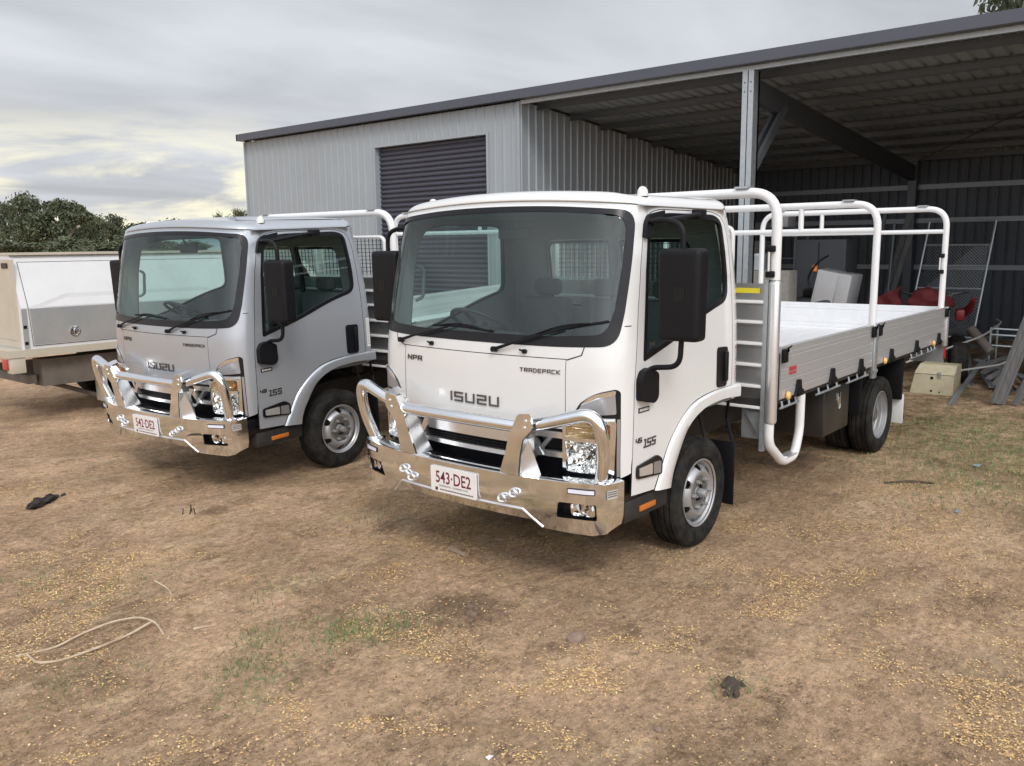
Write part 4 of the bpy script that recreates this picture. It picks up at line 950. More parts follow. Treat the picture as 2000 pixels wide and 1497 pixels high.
# greener, weedier ground beside the open shed
sp=n.new('ShaderNodeSeparateXYZ'); l.new(t.outputs['Object'],sp.inputs[0])
gm=n.new('ShaderNodeMath'); gm.operation='MULTIPLY'; l.new(rng(sp.outputs[0],-1.2,-4.5),gm.inputs[0]); l.new(rng(nz(6,8,.75),.42,.62,0,.75),gm.inputs[1])
gm3=n.new('ShaderNodeMath'); gm3.operation='MULTIPLY'; l.new(gm.outputs[0],gm3.inputs[0]); l.new(rng(sp.outputs[1],-2.2,-.8),gm3.inputs[1])
c=mx(gm3.outputs[0],c,mx(rng(nz(40,4,.7),.4,.6),(.11,.105,.045),(.16,.13,.07)))
def shade(c,f):
    q=n.new('ShaderNodeVectorMath'); q.operation='SCALE'; l.new(c,q.inputs[0]); l.new(f,q.inputs['Scale']); return q.outputs[0]
c=shade(c,rng(nz(26,9,.85),.36,.62,.68,1.24)); c=shade(c,rng(nz(9,8,.8,((1,1.8,1),.5)),.40,.60,.86,1.10)); c=shade(c,rng(nz(1.1,7,.7),.42,.60,.88,1.12))  # finer noise paints the rough dirt's light and shade into its colour
l.new(c,b.inputs['Base Color']); b.inputs['Roughness'].default_value=.93
def bmp(h,st,di,nin=None):
    q=n.new('ShaderNodeBump'); q.inputs['Strength'].default_value=st; q.inputs['Distance'].default_value=di; l.new(h,q.inputs['Height'])
    if nin: l.new(nin,q.inputs['Normal'])
    return q.outputs[0]
nn=bmp(nz(6,12,.8),1.0,.07); nn=bmp(nz(55,6,.8),1.0,.015,nn); nn=bmp(nz(2.0,6,.7,((1,4,1),.50)),.35,.04,nn); nn=bmp(nz(6,5,.6,((1,11,1),.62)),.45,.012,nn); l.new(nn,b.inputs['Normal'])
obj('ground',mb,g,kind='structure',smooth=True)
# litter of shed seed pods and leaf scraps: far more than anyone could count
def island(name,ramp,rough=.8,detail=None):
    m=bpy.data.materials.new(name); m.use_nodes=True; n_=m.node_tree.nodes; l_=m.node_tree.links; b_=n_['Principled BSDF']
    q=n_.new('ShaderNodeNewGeometry'); r=n_.new('ShaderNodeValToRGB'); l_.new(q.outputs['Random Per Island'],r.inputs[0]); e=r.color_ramp.elements
    e[0].position=0; e[0].color=ramp[0]+(1,); e[1].position=1; e[1].color=ramp[-1]+(1,)
    for i,c_ in enumerate(ramp[1:-1]): x=e.new((i+1)/(len(ramp)-1)); x.color=c_+(1,)
    l_.new(r.outputs[0],b_.inputs['Base Color']); b_.inputs['Roughness'].default_value=rough; return m
M['litter']=island('dry_seed_litter',[(.68,.46,.17),(.52,.33,.13),(.74,.55,.27),(.46,.25,.11),(.70,.50,.22),(.38,.21,.10),(.78,.62,.37)])
M['grass']=island('short_grass',[(.085,.145,.04),(.13,.20,.065),(.19,.24,.10),(.30,.29,.14)])
rnd=random.Random(11)
def dens(x,y):
    a=noise.noise(Vector((x*.8,y*.8,5)))+.65*noise.noise(Vector((x*2.6,y*2.6,9)))+.5*noise.noise(Vector((x*7,y*7,1)))
    return max(0,min(1,(a-.06)*2.1))**1.25
def scatter(mb,n,base,k,smin,smax,thin,far=3.4,pw=1.5,fn=dens):
    cnt=0
    for _ in range(n):
        x=-6.2+rnd.random()*11.0; y=-6+rnd.random()*11.0
        dc=math.hypot(x-4.97,y-3.47)
        if dc<1.5 or rnd.random()>min(1,(far/dc)**pw): continue
        d=fn(x,y)
        if y<-2.3 and x<2: d*=.2
        if rnd.random()>d*k+base: continue
        z=gz(x,y)+.002; s=smin+rnd.random()*(smax-smin); w=s*(thin+rnd.random()*thin); a=rnd.random()*2*PI; ca,sa=math.cos(a),math.sin(a); tl=rnd.uniform(-.6,.6)*s; h=rnd.random()*.003
        mb.add([(x-ca*s,y-sa*s,z+h-tl*.5),(x-sa*w,y+ca*w,z+h+.002),(x+ca*s,y+sa*s,z+h+tl*.5),(x+sa*w,y-ca*w,z+h)],[(0,1,2,3)]); cnt+=1
    return cnt
mb=MB(); cnt=scatter(mb,1300000,.03,.9,.0038,.0088,.33,far=3.8,pw=1.35)
obj('leaf_litter',mb,M['litter'],kind='stuff',label='golden dry seed and leaf litter scattered over the dirt')
M['chaff']=island('dark_chaff',[(.06,.04,.025),(.12,.08,.05),(.045,.032,.022),(.20,.14,.09),(.09,.055,.035)])
mb=MB(); cnt2=scatter(mb,330000,.10,.30,.0025,.009,.16,fn=lambda x,y:max(0,min(1,.5+1.2*noise.noise(Vector((x*1.7+40,y*1.7,2)))+noise.noise(Vector((x*6,y*6,12))))))
obj('dark_chaff',mb,M['chaff'],kind='stuff',label='dark bits of bark and twig chaff strewn over the dirt')
M['crumb']=island('dirt_crumbs',[(.46,.32,.21),(.32,.215,.14),(.56,.41,.28),(.22,.145,.095),(.40,.27,.17)],.95)
mb=MB(); OC=[(1,0,0),(-1,0,0),(0,1,0),(0,-1,0),(0,0,1)]
for _ in range(150000):
    x=-5+rnd.random()*9.6; y=-5.5+rnd.random()*10
    dc=math.hypot(x-4.97,y-3.47)
    if dc<1.5 or rnd.random()>min(1,(3.0/dc)**1.8): continue
    if rnd.random()>.12+max(0,noise.noise(Vector((x*2.2,y*2.2,31))))*1.2+.9*math.exp(-((x-1.78)**2+(y-.48)**2)/.06): continue
    s=.0022+.0065*rnd.random()**3; z=gz(x,y)+s*.2; a=rnd.random()*6.28; ca,sa=math.cos(a)*s,math.sin(a)*s; k1=rnd.uniform(.6,1.1);k2=rnd.uniform(.6,1.1)
    mb.add([(x+ca,y+sa,z),(x-ca*k1,y-sa*k1,z),(x-sa*k2,y+ca*k2,z),(x+sa,y-ca,z),(x+ca*.2,y+sa*.2,z+s*.8)],[(0,2,4),(2,1,4),(1,3,4),(3,0,4)])
obj('dirt_crumbs',mb,M['crumb'],kind='stuff',label='loose crumbs of dry dirt over the yard')
mb=MB(); patches=[(2.30,.10,.13,.07,520),(2.10,.30,.10,.05,150),(2.62,-.20,.08,.05,160),(2.86,.02,.10,.05,230),(2.95,.25,.15,.06,150),(2.74,-1.39,.2,.10,130),(1.62,1.95,.10,.05,60),(1.95,3.0,.12,.05,120),(-3.37,1.95,.9,.35,3200),(-2.6,2.3,.6,.3,900),(-4.8,1.5,.8,.4,2400),(-4.6,2.0,.8,.5,2200),(3.05,-1.9,.12,.08,90),(2.2,-.62,.15,.05,90),(3.1,1.1,.12,.06,50),(1.0,-1.2,.15,.08,90),(3.4,-.4,.2,.1,140)]
for cx,cy,ra,rb,k in patches:
    for _ in range(int(k*(1.15 if cx>0 else 1.3))):
        x=cx+rnd.gauss(0,ra);y=cy+rnd.gauss(0,rb*1.6);z=gz(x,y);hh=.012+rnd.random()*.028;a=rnd.random()*2*PI;w=.0018+rnd.random()*.0022;lx,ly=rnd.gauss(0,.015),rnd.gauss(0,.015)
        mb.add([(x-w*math.cos(a),y-w*math.sin(a),z-.002),(x+w*math.cos(a),y+w*math.sin(a),z-.002),(x+lx,y+ly,z+hh)],[(0,1,2)])
obj('grass',mb,M['grass'],kind='stuff',label='thin green grass tufts on bare dirt')
# ---------------------------------------------------------------- stones, sticks, scraps on the ground
def rock(name,x,y,s,col,label,cat,sq=(1,1,.6),seed=0,group=None,n=2,rough=.25):
    bm=bmesh.new(); bmesh.ops.create_icosphere(bm,subdivisions=n,radius=1); bm.verts.index_update(); mb=MB()
    for v in bm.verts:
        k=1+rough*2*noise.noise(v.co*1.3+Vector((seed,seed,0)))+rough*noise.noise(v.co*4+Vector((seed,0,0))); v.co=Vector((v.co.x*sq[0],v.co.y*sq[1],v.co.z*sq[2]))*k*s
    mb.add([v.co.copy() for v in bm.verts],[tuple(v.index for v in f.verts) for f in bm.faces]); bm.free()
    return obj(name,mb,col,loc=(x,y,gz(x,y)+s*sq[2]*.05),smooth=False,label=label,cat=cat,group=group,auto=50)
M['stone']=mat('brown_stone',(.20,.135,.10),.85,noise_=(20,.6,(.28,.21,.16)),bump=(60,.6))
M['clod']=mat('dirt_clod',(.12,.078,.05),.95,noise_=(20,.7,(.2,.14,.09)),bump=(60,.8))
M['char']=mat('charred_wood',(.012,.010,.009),.85,noise_=(15,.6,(.05,.04,.032)),bump=(80,.8))
M['wood']=mat('weathered_stick',(.30,.235,.165),.85,noise_=(30,.7,(.18,.135,.09)),bump=(90,.5))
M['bark2']=mat('rotten_bark',(.045,.032,.024),.9,noise_=(25,.7,(.12,.085,.055)),bump=(80,.8))
M['straw']=mat('dry_vine',(.52,.42,.30),.85,noise_=(14,.9,(.30,.21,.135)))
rock('stone',1.65,1.1,.047,M['stone'],'smooth brown stone in the bare dirt right of the broken ground','stone',(1.15,.95,.75),3,n=3,rough=.1)
rock('stone',2.12,1.85,.02,M['stone'],'small tan pebble near the lower middle of the yard','stone',(1,.9,.7),8)
for i,(x,y,s) in enumerate([(1.82,.53,.034),(1.87,.57,.026),(1.76,.47,.022),(1.72,.42,.016),(1.80,.64,.018),(1.60,.50,.016),(1.93,.56,.014),(1.90,.61,.012),(1.55,.40,.012),(1.66,.53,.015)]):
    rock('dirt_clod',x,y,s,M['clod'],('largest dirt clod, middle of the broken patch','second largest dirt clod, right behind the largest one','clod at the upper left side of the largest clod','clod at the left end of the broken patch','clod at the far right of the broken patch','small clod highest up in the broken patch','small clod nearest the camera in the broken patch','small clod at the lower right of the patch','smallest clod, outlying toward the bull bar','small clod between the largest and the upper ones')[i],'dirt clod',(1,1,.7),i*3.1,'dirt clods in the broken patch')
for i,(x,y,s) in enumerate([(1.62,1.91,.035),(1.66,1.96,.03),(1.58,1.95,.022)]):
    rock('bark_scrap',x,y,s,M['bark2'],('largest black bark scrap in the clump at lower right','black bark scrap on the right side of the clump','smallest black bark scrap in the clump')[i],'bark',(1.6,.8,.3),i*5.1,'black bark scraps',rough=.5,n=3)
LG=empty('charred_log',(2.33,-3.61,gz(2.33,-3.61)),.55,'crumbled black charred log lying on bare dirt at far left','log')
def blob(c,s,sq,seed,n=3,k0=.35):
    bm=bmesh.new(); bmesh.ops.create_icosphere(bm,subdivisions=n,radius=1); bm.verts.index_update(); mb=MB(); out=[]
    for v in bm.verts:
        k=1+k0*noise.noise(v.co*1.5+Vector((seed,0,0)))*2+k0*.9*noise.noise(v.co*5+Vector((0,seed,0))); out.append(Vector((v.co.x*sq[0],v.co.y*sq[1],v.co.z*sq[2]))*k*s+Vector(c))
    mb.add(out,[tuple(v.index for v in f.verts) for f in bm.faces]); bm.free(); return mb
obj('log_body',blob((0,0,.02),.075,(1.7,.65,.55),2),M['char'],LG)
for c_,s_,sd_2 in (((.12,.02,.03),.05,5),((-.13,-.02,.01),.035,7),((-.06,-.05,.005),.03,8),((-.22,.01,.003),.022,9),((.05,-.055,.004),.02,10)): obj('broken_piece',blob(c_,s_,(1.3,.9,.7),sd_2,2),M['char'],LG)
def stick(name,pts,r,m,label,cat='stick'):
    P=[Vector((x,y,gz(x,y)+(r if isinstance(r,float) else max(r))*.8+(h if h else 0))) for x,y,h in pts]; o=P[0].copy(); mb=MB(); mb.tube([p-o for p in P],r if isinstance(r,float) else r,7,fil=.05)
    ob=obj(name,mb,m,loc=o,label=label,cat=cat); return ob
stick('stick',[(1.12,-.30,0),(1.16,-.12,0)],.016,M['wood'],'short thick broken stick lying below the bull bar')
stick('dry_vine',[(3.50,-1.02,0),(3.34,-.95,.0),(3.20,-.97,.01),(3.04,-.96,.02),(2.93,-.88,.02),(2.90,-.76,.015),(2.93,-.62,0)],.0058,M['straw'],'pale curved dry vine, upper strand of the loop at lower left','vine')
stick('dry_vine',[(3.46,-.98,0),(3.47,-.84,0),(3.38,-.77,.0),(3.20,-.735,.012),(3.05,-.75,.01),(2.90,-.79,.015)],.0065,M['straw'],'pale dry vine, lower strand bending back to the left','vine')
stick('twig',[(2.80,-.56,0),(2.70,-.50,0)],.006,M['straw'],'tiny pale twig just right of the dry vine')
stick('twig',[(2.62,-1.30,.02),(2.60,-1.18,0),(2.63,-1.10,0)],.005,M['straw'],'thin forked twig standing beside a small grass tuft')
stick('stick',[(-2.25,1.45,0),(-2.45,1.62,0),(-2.46,1.78,0)],[.006,.013,.013,.012,.011,.010,.009,.008,.008,.004],M['bark2'],'long dark stick on the ground beyond the step tube')
for i,(x,y,h) in enumerate([(1.72,-2.49,.05),(1.70,-2.44,.05),(1.76,-2.52,.04),(1.68,-2.52,.055)]):
    stick('dead_shrub_twig',[(x,y,-.01),(x+.02*math.sin(i*2),y+.03*math.cos(i),h)],.004,M['char'],('tallest dead twig stub of the clump between the trucks','dead twig stub left of the tallest one in the clump','shortest dead twig stub, nearest the camera','outermost dead twig stub at the far side of the clump')[i],'twig')['group']='dead shrub twigs'
mb=MB(); mb.add([(-.045,-.02,.0),(.045,-.022,.003),(.048,.02,.0),(-.04,.022,.006),(0,0,.012)],[(0,1,4),(1,2,4),(2,3,4),(3,0,4)]); obj('plastic_scrap',mb,M['galv'],loc=(-1.82,2.09,gz(-1.82,2.09)+.004),rz=.4,label='flat grey strip lying on the ground at right',cat='scrap')
mb=MB(); mb.add([(-.014,-.01,.0),(.014,-.012,.004),(.016,.01,.0),(-.01,.014,.008)],[(0,1,2,3)]); obj('paper_scrap',mb,M['platew'],loc=(2.66,1.4,gz(2.66,1.4)+.006),label='tiny white paper scrap at the bottom edge of the yard',cat='scrap')
mb=MB(); mb.add([(-.06,-.03,.0),(.05,-.04,.01),(.07,.02,.0),(0,.03,.02),(-.05,.03,.004)],[(0,1,2,3,4)]); obj('foil_scrap',mb,M['galv'],loc=(-3.37,1.92,gz(-3.37,1.92)+.006),label='crumpled shiny scrap in the grass at right edge',cat='scrap')
# ---------------------------------------------------------------- shed
SH=empty('farm_shed',(-6.3,-5.7,0),0,'grey ribbed steel shed with a roller door and an open bay','shed')
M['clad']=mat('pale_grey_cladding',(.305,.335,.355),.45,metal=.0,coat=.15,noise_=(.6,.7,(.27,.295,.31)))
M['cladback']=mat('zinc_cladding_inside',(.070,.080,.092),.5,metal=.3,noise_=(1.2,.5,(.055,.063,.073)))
M['trimg']=mat('dark_grey_flashing',(.060,.066,.085),.42,coat=.2,noise_=(1,.4,(.075,.08,.10)))
M['rollb']=mat('dark_roller_door',(.048,.050,.068),.45,noise_=(2,.5,(.060,.062,.082)))
M['steeld']=mat('dark_painted_steel',(.055,.058,.065),.55)
M['purl']=mat('dull_galvanised_purlin',(.125,.138,.15),.5,metal=.5)
M['roofz']=mat('zinc_roof_underside',(.33,.375,.40),.5,metal=.3,noise_=(1.2,.5,(.28,.32,.34)))
M['girt']=mat('galvanised_girt',(.26,.28,.30),.45,metal=.5)
SX,SY=6.3,5.7     # world -> shed local
def sp3(x,y,z): return (x+SX,y+SY,z)
def ribbed(mb,a0,a1,fn,pitch=.2,rib=.022,top=.022,base=.048,subs=True,h0=0,h1=1):
    "trapezoid ribs; fn(a,depth,t) t in 0..1 across the sheet"
    prof=[];a=a0;k=0
    while a<a1-1e-6:
        e=min(a+pitch,a1)
        for q,d in ((0,0),(pitch-base,0),(pitch-base+(base-top)/2,rib),(pitch-(base-top)/2,rib)):
            if a+q<=e: prof.append((a+q,d))
        a+=pitch
    prof.append((a1,0)); n=len(prof)
    mb.add([fn(p,d,0) for p,d in prof]+[fn(p,d,1) for p,d in prof],[(i,i+1,n+i+1,n+i) for i in range(n-1)]); return mb
X=-6.3; Z=4.32
mb=MB()
for y0,y1,z0,z1 in ((-13.58,-9.27,0,Z),(-9.27,-6.43,3.86,Z),(-6.43,-5.70,0,Z)):
    ribbed(mb,y0,y1,lambda a,d,t:sp3(X+d,a,z0+(z1-z0)*t))
fw=obj('front_wall',mb,M['clad'],SH)
mb=MB(); mb.box(*[v for v in (X+SX-.01,X+SX+.034,-5.745+SY,-5.69+SY,0,Z)]); obj('corner_flashing',mb,M['clad'],SH); mb=MB(); mb.box(X+SX-.05,X+SX+.034,-13.62+SY,-13.575+SY,0,Z); obj('corner_flashing',mb,M['clad'],SH)
mb=MB()
for y0,y1,z0,z1 in ((-9.32,-9.27,0,3.91),(-6.43,-6.385,0,3.91),(-9.27,-6.43,3.86,3.91)): mb.box(X+SX-.12,X+SX+.030,y0+SY,y1+SY,z0,z1)
obj('door_frame',mb,M['clad'],SH)
mb=MB(); k=44; V=[]
for i in range(k):
    z=i*3.86/k; w_=3.86/k
    for f_,d in ((0,-.018),(.14,-.018),(.30,.012),(.55,.020),(.84,.012)): V+=[sp3(X-.10+d,-9.27,z+f_*w_),sp3(X-.10+d,-6.43,z+f_*w_)]
mb.add(V,[(2*i,2*i+1,2*i+3,2*i+2) for i in range(k*5-1)]); obj('roller_door',mb,M['rollb'],SH)
# walls of the closed part and of the open bay
def zr(x): return 4.37+(x+6.3)*.083
XB2=-14.5; YR=8.3
mb=MB(); ribbed(mb,XB2,X,lambda a,d,t:sp3(a,-5.70+d,zr(a)*t-.03)); obj('dividing_wall',mb,M['clad'],SH)
mb=MB(); ribbed(mb,XB2,X,lambda a,d,t:sp3(a,-13.6-d,zr(a)*t-.03)); obj('side_wall',mb,M['clad'],SH)
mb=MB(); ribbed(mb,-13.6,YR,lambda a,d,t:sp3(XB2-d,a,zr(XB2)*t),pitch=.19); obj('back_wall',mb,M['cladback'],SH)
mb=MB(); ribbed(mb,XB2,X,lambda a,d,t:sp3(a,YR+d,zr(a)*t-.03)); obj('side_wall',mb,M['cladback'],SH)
# roof sheet: ribs run front to back
mb=MB(); ribbed(mb,-13.62,YR+.15,lambda a,d,t:sp3(XB2-.2+(X+.02-XB2+.2)*t,a,zr(XB2-.2+(X+.02-XB2+.2)*t)+.02+d),rib=.03,top=.03,base=.07); obj('roof_sheet',mb,M['roofz'],SH)
mb=MB(); mb.box(X+SX+.02,X+SX+.16,-13.64+SY,YR+.15+SY,4.345,4.465); mb.box(X+SX+.155,X+SX+.185,-13.66+SY,YR+.15+SY,4.338,4.478); mb.box(X+SX-.2,X+SX+.185,-13.66+SY,-13.63+SY,4.338,4.478); obj('gutter',mb,M['trimg'],SH)
mb=MB(); mb.box(X+SX-.05,X+SX+.012,-5.69+SY,YR+SY,4.275,4.333); obj('eave_beam',mb,M['galv'],SH)
for i in range(9):
    x=-6.75-i*.93; mb=MB(); z=zr(x)-.005
    mb.box(x+SX-.03,x+SX+.03,-5.68+SY,YR+SY,z-.012,z); mb.box(x+SX-.004,x+SX+.004,-5.68+SY,YR+SY,z-.10,z-.012); mb.box(x+SX-.004,x+SX+.04,-5.68+SY,YR+SY,z-.104,z-.10); obj('purlin',mb,M['purl'],SH)
for y in (-1.72,3.1):
    mb=MB(); 
    for dy in (-.040,.004): mb.box(X+SX-.17,X+SX+.03,y+dy*2+SY-.0,y+dy*2+.074+SY,-.05,4.28)
    mb.box(X+SX-.17,X+SX-.12,y-.08+SY,y+.082+SY,-.05,4.28); ps=obj('front_post',mb,M['galv'],SH)
    mb=MB()
    for z in (2.75,4.12,4.0): 
        for dy in (-.045,.045): mb.lathe([(.010,0),(.010,.008),(0,.009)],(X+SX+.03,y+dy+SY,z),(1,0,0),6)
    obj('bolts',mb,M['steeld'],ps)
    mb=MB(); a=sp3(X-.12,y,zr(X)-.33);b=sp3(XB2+.1,y,zr(XB2)-.33); mb.obox(a,b,.11,.30); obj('rafter',mb,M['steeld'],SH)
    for dy in (-.055,.055): mb=MB(); mb.obox(sp3(X-.15,y+dy,3.02),sp3(X-1.12,y+dy,3.93),.05,.12); obj('knee_brace',mb,M['purl'],SH)
    mb=MB(); mb.box(XB2+SX+.02,XB2+SX+.24,y-.08+SY,y+.08+SY,-.05,3.6); obj('rear_post',mb,M['purl'],SH)
for z in (1.44,2.40,3.09):
    mb=MB(); mb.box(XB2+SX+.05,XB2+SX+.06,-5.6+SY,YR+SY,z-.045,z+.045); mb.box(XB2+SX+.05,XB2+SX+.075,-5.6+SY,YR+SY,z+.035,z+.05); mb.box(XB2+SX+.05,XB2+SX+.075,-5.6+SY,YR+SY,z-.05,z-.035); obj('wall_girt',mb,M['girt'],SH)
for a,b in (((-7.0,-1.5),(-13.8,2.9)),((-7.0,2.9),(-13.8,-1.5)),((-7.0,-5.4),(-13.8,-2)),((-7.,-2),(-13.8,-5.4))):
    mb=MB(); mb.obox(sp3(a[0],a[1],zr(a[0])-.17),sp3(b[0],b[1],zr(b[0])-.17),.03,.004); obj('roof_brace',mb,M['steeld'],SH)
# ---------------------------------------------------------------- things in the open bay
def thing(name,loc,label,cat,rz=0,group=None): return empty(name,loc,rz,label,cat,group)
M['conc']=mat('concrete',(.30,.285,.26),.9,noise_=(12,.7,(.22,.20,.18)),bump=(50,.5))
M['cream']=mat('cream_painted_steel',(.52,.47,.33),.5,noise_=(7,.7,(.38,.33,.22)))
M['redc']=mat('red_fabric',(.10,.007,.010),.8,noise_=(5,.5,(.08,.006,.008)),bump=(12,.8))
M['redp']=mat('red_plastic',(.17,.010,.012),.4)
M['fridge']=mat('white_enamel',(.60,.61,.62),.35,noise_=(6,.4,(.5,.5,.5)))
M['greyd']=mat('grey_cabinet_paint',(.085,.09,.10),.6)
M['timber']=mat('grey_timber',(.165,.165,.165),.85,noise_=(5,.7,(.10,.098,.095),(1,8,1)))
M['pipe']=mat('rusty_pipe',(.19,.165,.145),.8,noise_=(8,.6,(.12,.09,.07)))
M['pvc']=mat('white_conduit',(.40,.39,.37),.5)
b_=thing('concrete_block',(-8.0,-2.1,0),'pale concrete block under the wire coil in the open bay','block',.0)
mb=MB(); mb.rbox(-.35,.0,-.36,.36,0,1.555,.02); obj('block_body',mb,M['conc'],b_)
mb=MB(); mb.lathe([(.08,0),(.138,0),(.14,.04),(.134,.08),(.14,.13),(.134,.18),(.14,.22),(.132,.262),(.08,.262),(.08,0)],(0,0,0),(0,0,1),20); w=obj('wire_coil',mb,M['galv'],loc=(-8.13,-2.31,1.556),label='coil of galvanised wire standing on the concrete block',cat='wire coil')
f=thing('fridge',(-8.6,-1.2,.62),'old white fridge lying tilted with its door to the right','fridge',.0)
mt=Matrix.Rotation(.32,4,'X')
mb=MB(); mb.rbox(-.55,0,-.47,-.13,.28,.82,.02,Matrix.Translation((0,0,.05))@Matrix.Rotation(-.20,4,'X')@Matrix.Rotation(.12,4,'Z')); obj('fridge_body',mb,M['fridge'],f)
mb=MB(); mb.rbox(-.50,.03,-.11,.10,.28,.82,.02,Matrix.Translation((0,0,.06))@Matrix.Rotation(-.16,4,'X')); obj('fridge_door',mb,M['fridge'],f)
mb=MB(); mb.box(-.5,0,-.4,.4,-.62,.36); obj('fridge_stand',mb,M['steeld'],f)
c_=thing('steel_cabinet',(-10.0,-2.02,0),'tall dark grey steel cabinet behind the tilted fridge','cabinet')
mb=MB(); mb.rbox(-.6,0,-.46,.46,0,2.03,.01); obj('cabinet_body',mb,M['greyd'],c_)
mb=MB(); mb.box(.0,.012,.42,.45,.05,2.0); mb.box(0,.012,-.45,-.42,.05,2.0); obj('cabinet_edge',mb,M['purl'],c_)
mb=MB(); mb.box(-.01,.004,-.02,.0,.05,1.98); obj('door_gap',mb,M['trimb'],c_)
tr=thing('tractor',(-8.9,-1.62,0),'dark small tractor with curved exhaust hose and amber beacon','tractor')
mb=MB(); mb.rbox(-.5,.35,-.35,.35,.55,1.10,.06); obj('tractor_body',mb,M['steeld'],tr)
mb=MB(); mb.rbox(-.3,.1,-.22,.22,1.10,1.24,.04); obj('tractor_seat',mb,M['box'],tr)
mb=MB(); mb.tube([(.35,.28,1.78),(.37,.12,1.68),(.38,0,1.50),(.38,-.02,1.36),(.37,.06,1.25)],.016,8,fil=.15); obj('hose',mb,M['trimb'],tr)
mb=MB(); mb.lathe([(.05,0),(.05,.07),(.04,.10),(0,.115)],(.32,.06,1.53),(0,0,1),14); mb2=MB(); mb2.tube([(.32,.06,1.1),(.32,.06,1.53)],.012,6); obj('beacon',mb,M['amber'],tr); obj('beacon_pole',mb2,M['steeld'],tr)
for s in (-1,1):
    mb=MB(); mb.lathe([(.18,-.08),(.40,-.09),(.44,-.06),(.44,.06),(.40,.09),(.18,.08)],(-.35,.5*s,.44),(0,1,0),24); w=obj('tractor_wheel',mb,M['rubber'],tr)
q=thing('quad_bike',(-8.6,.15,0),'red quad bike with a dusty red cover bunched on top','quad bike',.25)
mb=MB(); mb.rbox(-.45,.5,-.26,.22,.55,.92,.08); mb.rbox(.0,.35,.34,.46,.86,1.02,.03); obj('quad_body',mb,M['redp'],q)
for sx in (-.5,.5):
    for sy in (-.42,.42):
        mb=MB(); mb.lathe([(.13,-.10),(.25,-.11),(.285,-.07),(.285,.07),(.25,.11),(.13,.10)],(sx,sy,.285),(0,1,0),20); obj('quad_wheel',mb,M['rubber'],q)
mb=MB(); mb.tube([(.30,-.36,1.26),(.36,-.20,1.22),(.38,0,1.20),(.36,.30,1.24),(.28,.48,1.27)],.016,8); mb.tube([(.38,0,1.2),(.42,0,.9)],.02,8); mb.rbox(.3,.42,.12,.30,1.14,1.24,.02); obj('handlebar',mb,M['trimb'],q)
mb=MB(); mb.tube([(-.10,.44,.93),(.1,.52,1.02),(.25,.56,1.16)],[.07,.06,.03],8); obj('front_guard',mb,M['redp'],q)
sh_=thing('shelf_unit',(-11.2,-3.35,0),'steel shelf unit with a white box, behind the front post','shelf')
mb=MB()
for x in (-.3,.3):
    for y in (-.55,.55): mb.box(x-.02,x+.02,y-.02,y+.02,0,2.3)
for z in (.5,1.1,1.7,2.28): mb.box(-.32,.32,-.57,.57,z-.02,z)
obj('shelf_frame',mb,M['purl'],sh_)
mb=MB(); mb.rbox(-.1,.3,.05,.38,2.28,2.52,.01); obj('white_box',mb,M['fridge'],sh_); mb=MB(); mb.rbox(-.2,.28,-.5,-.05,1.70,2.02,.01); mb.rbox(-.2,.25,.1,.5,1.1,1.45,.01); obj('carton',mb,M['timber'],sh_)
for i,(y,z0,z1,r,lb) in enumerate(((-2.55,0,2.35,.03,'white upright pipe behind the wire coil'),(-1.15,0,2.3,.025,'thin upright steel tube standing by the grey cabinet'))):
    mb=MB(); mb.tube([(0,0,z0),(-.15,.05,z1)],r,8); obj('upright_pipe',mb,M['pvc'] if i==0 else M['purl'],loc=(-9.3-i*1.6,y,0),label=lb,cat='pipe')
# bunched cover
bm=bmesh.new(); bmesh.ops.create_icosphere(bm,subdivisions=4,radius=1); bm.verts.index_update(); mb=MB()
for v in bm.verts:
    k=1+.30*noise.noise(v.co*1.6)+.10*abs(noise.noise(v.co*6)); v.co=Vector((v.co.x*.30,v.co.y*.28,max(v.co.z,-.3)*.19))*k
mb.add([v.co.copy() for v in bm.verts],[tuple(v.index for v in f_.verts) for f_ in bm.faces]); bm.free()
obj('red_cover',mb,M['redc'],loc=(-8.3,.22,1.12),smooth=True,label='crumpled dark red fabric cover lying over the quad bike',cat='cover')
mb=MB(); V=[]
for i in range(7):
    for j in range(5): V.append((.04*math.sin(i*1.7+j),-.22+.32*i/6+.03*math.sin(j*2.),.0+.30*j/4*(.45+.55*i/6)+.02*math.sin(i*3)))
mb.add(V,[(i*5+j,(i+1)*5+j,(i+1)*5+j+1,i*5+j+1) for i in range(6) for j in range(4)])
V2=[(x-.07,y,z) for x,y,z in V]; mb.add(V2,[(i*5+j,i*5+j+1,(i+1)*5+j+1,(i+1)*5+j) for i in range(6) for j in range(4)])
obj('red_canvas',mb,M['redc'],loc=(-8.2,-.26,1.05),smooth=True,label='bright red folded canvas standing up left of the red cover',cat='canvas')
ga=thing('steel_gate',(-11,-.2,0),'galvanised steel gate frame with wire mesh leaning on the back wall','gate')
def lg(y,z): return (-(z)*.22,y,z)
mb=MB(); pts=[lg(-.60,.35),lg(-.44,2.32),lg(.60,2.32),lg(.46,.35)]
for a,b2 in zip(pts,pts[1:]+pts[:1]): mb.tube([a,b2],.019,8)
for z,a,b2 in ((1.91,-.47,.57),(1.555,-.50,.55),(1.17,-.53,.52)): mb.tube([lg(a,z),lg(b2,z)],.017,8)
obj('gate_frame',mb,M['galv'],ga)
mb=MB()
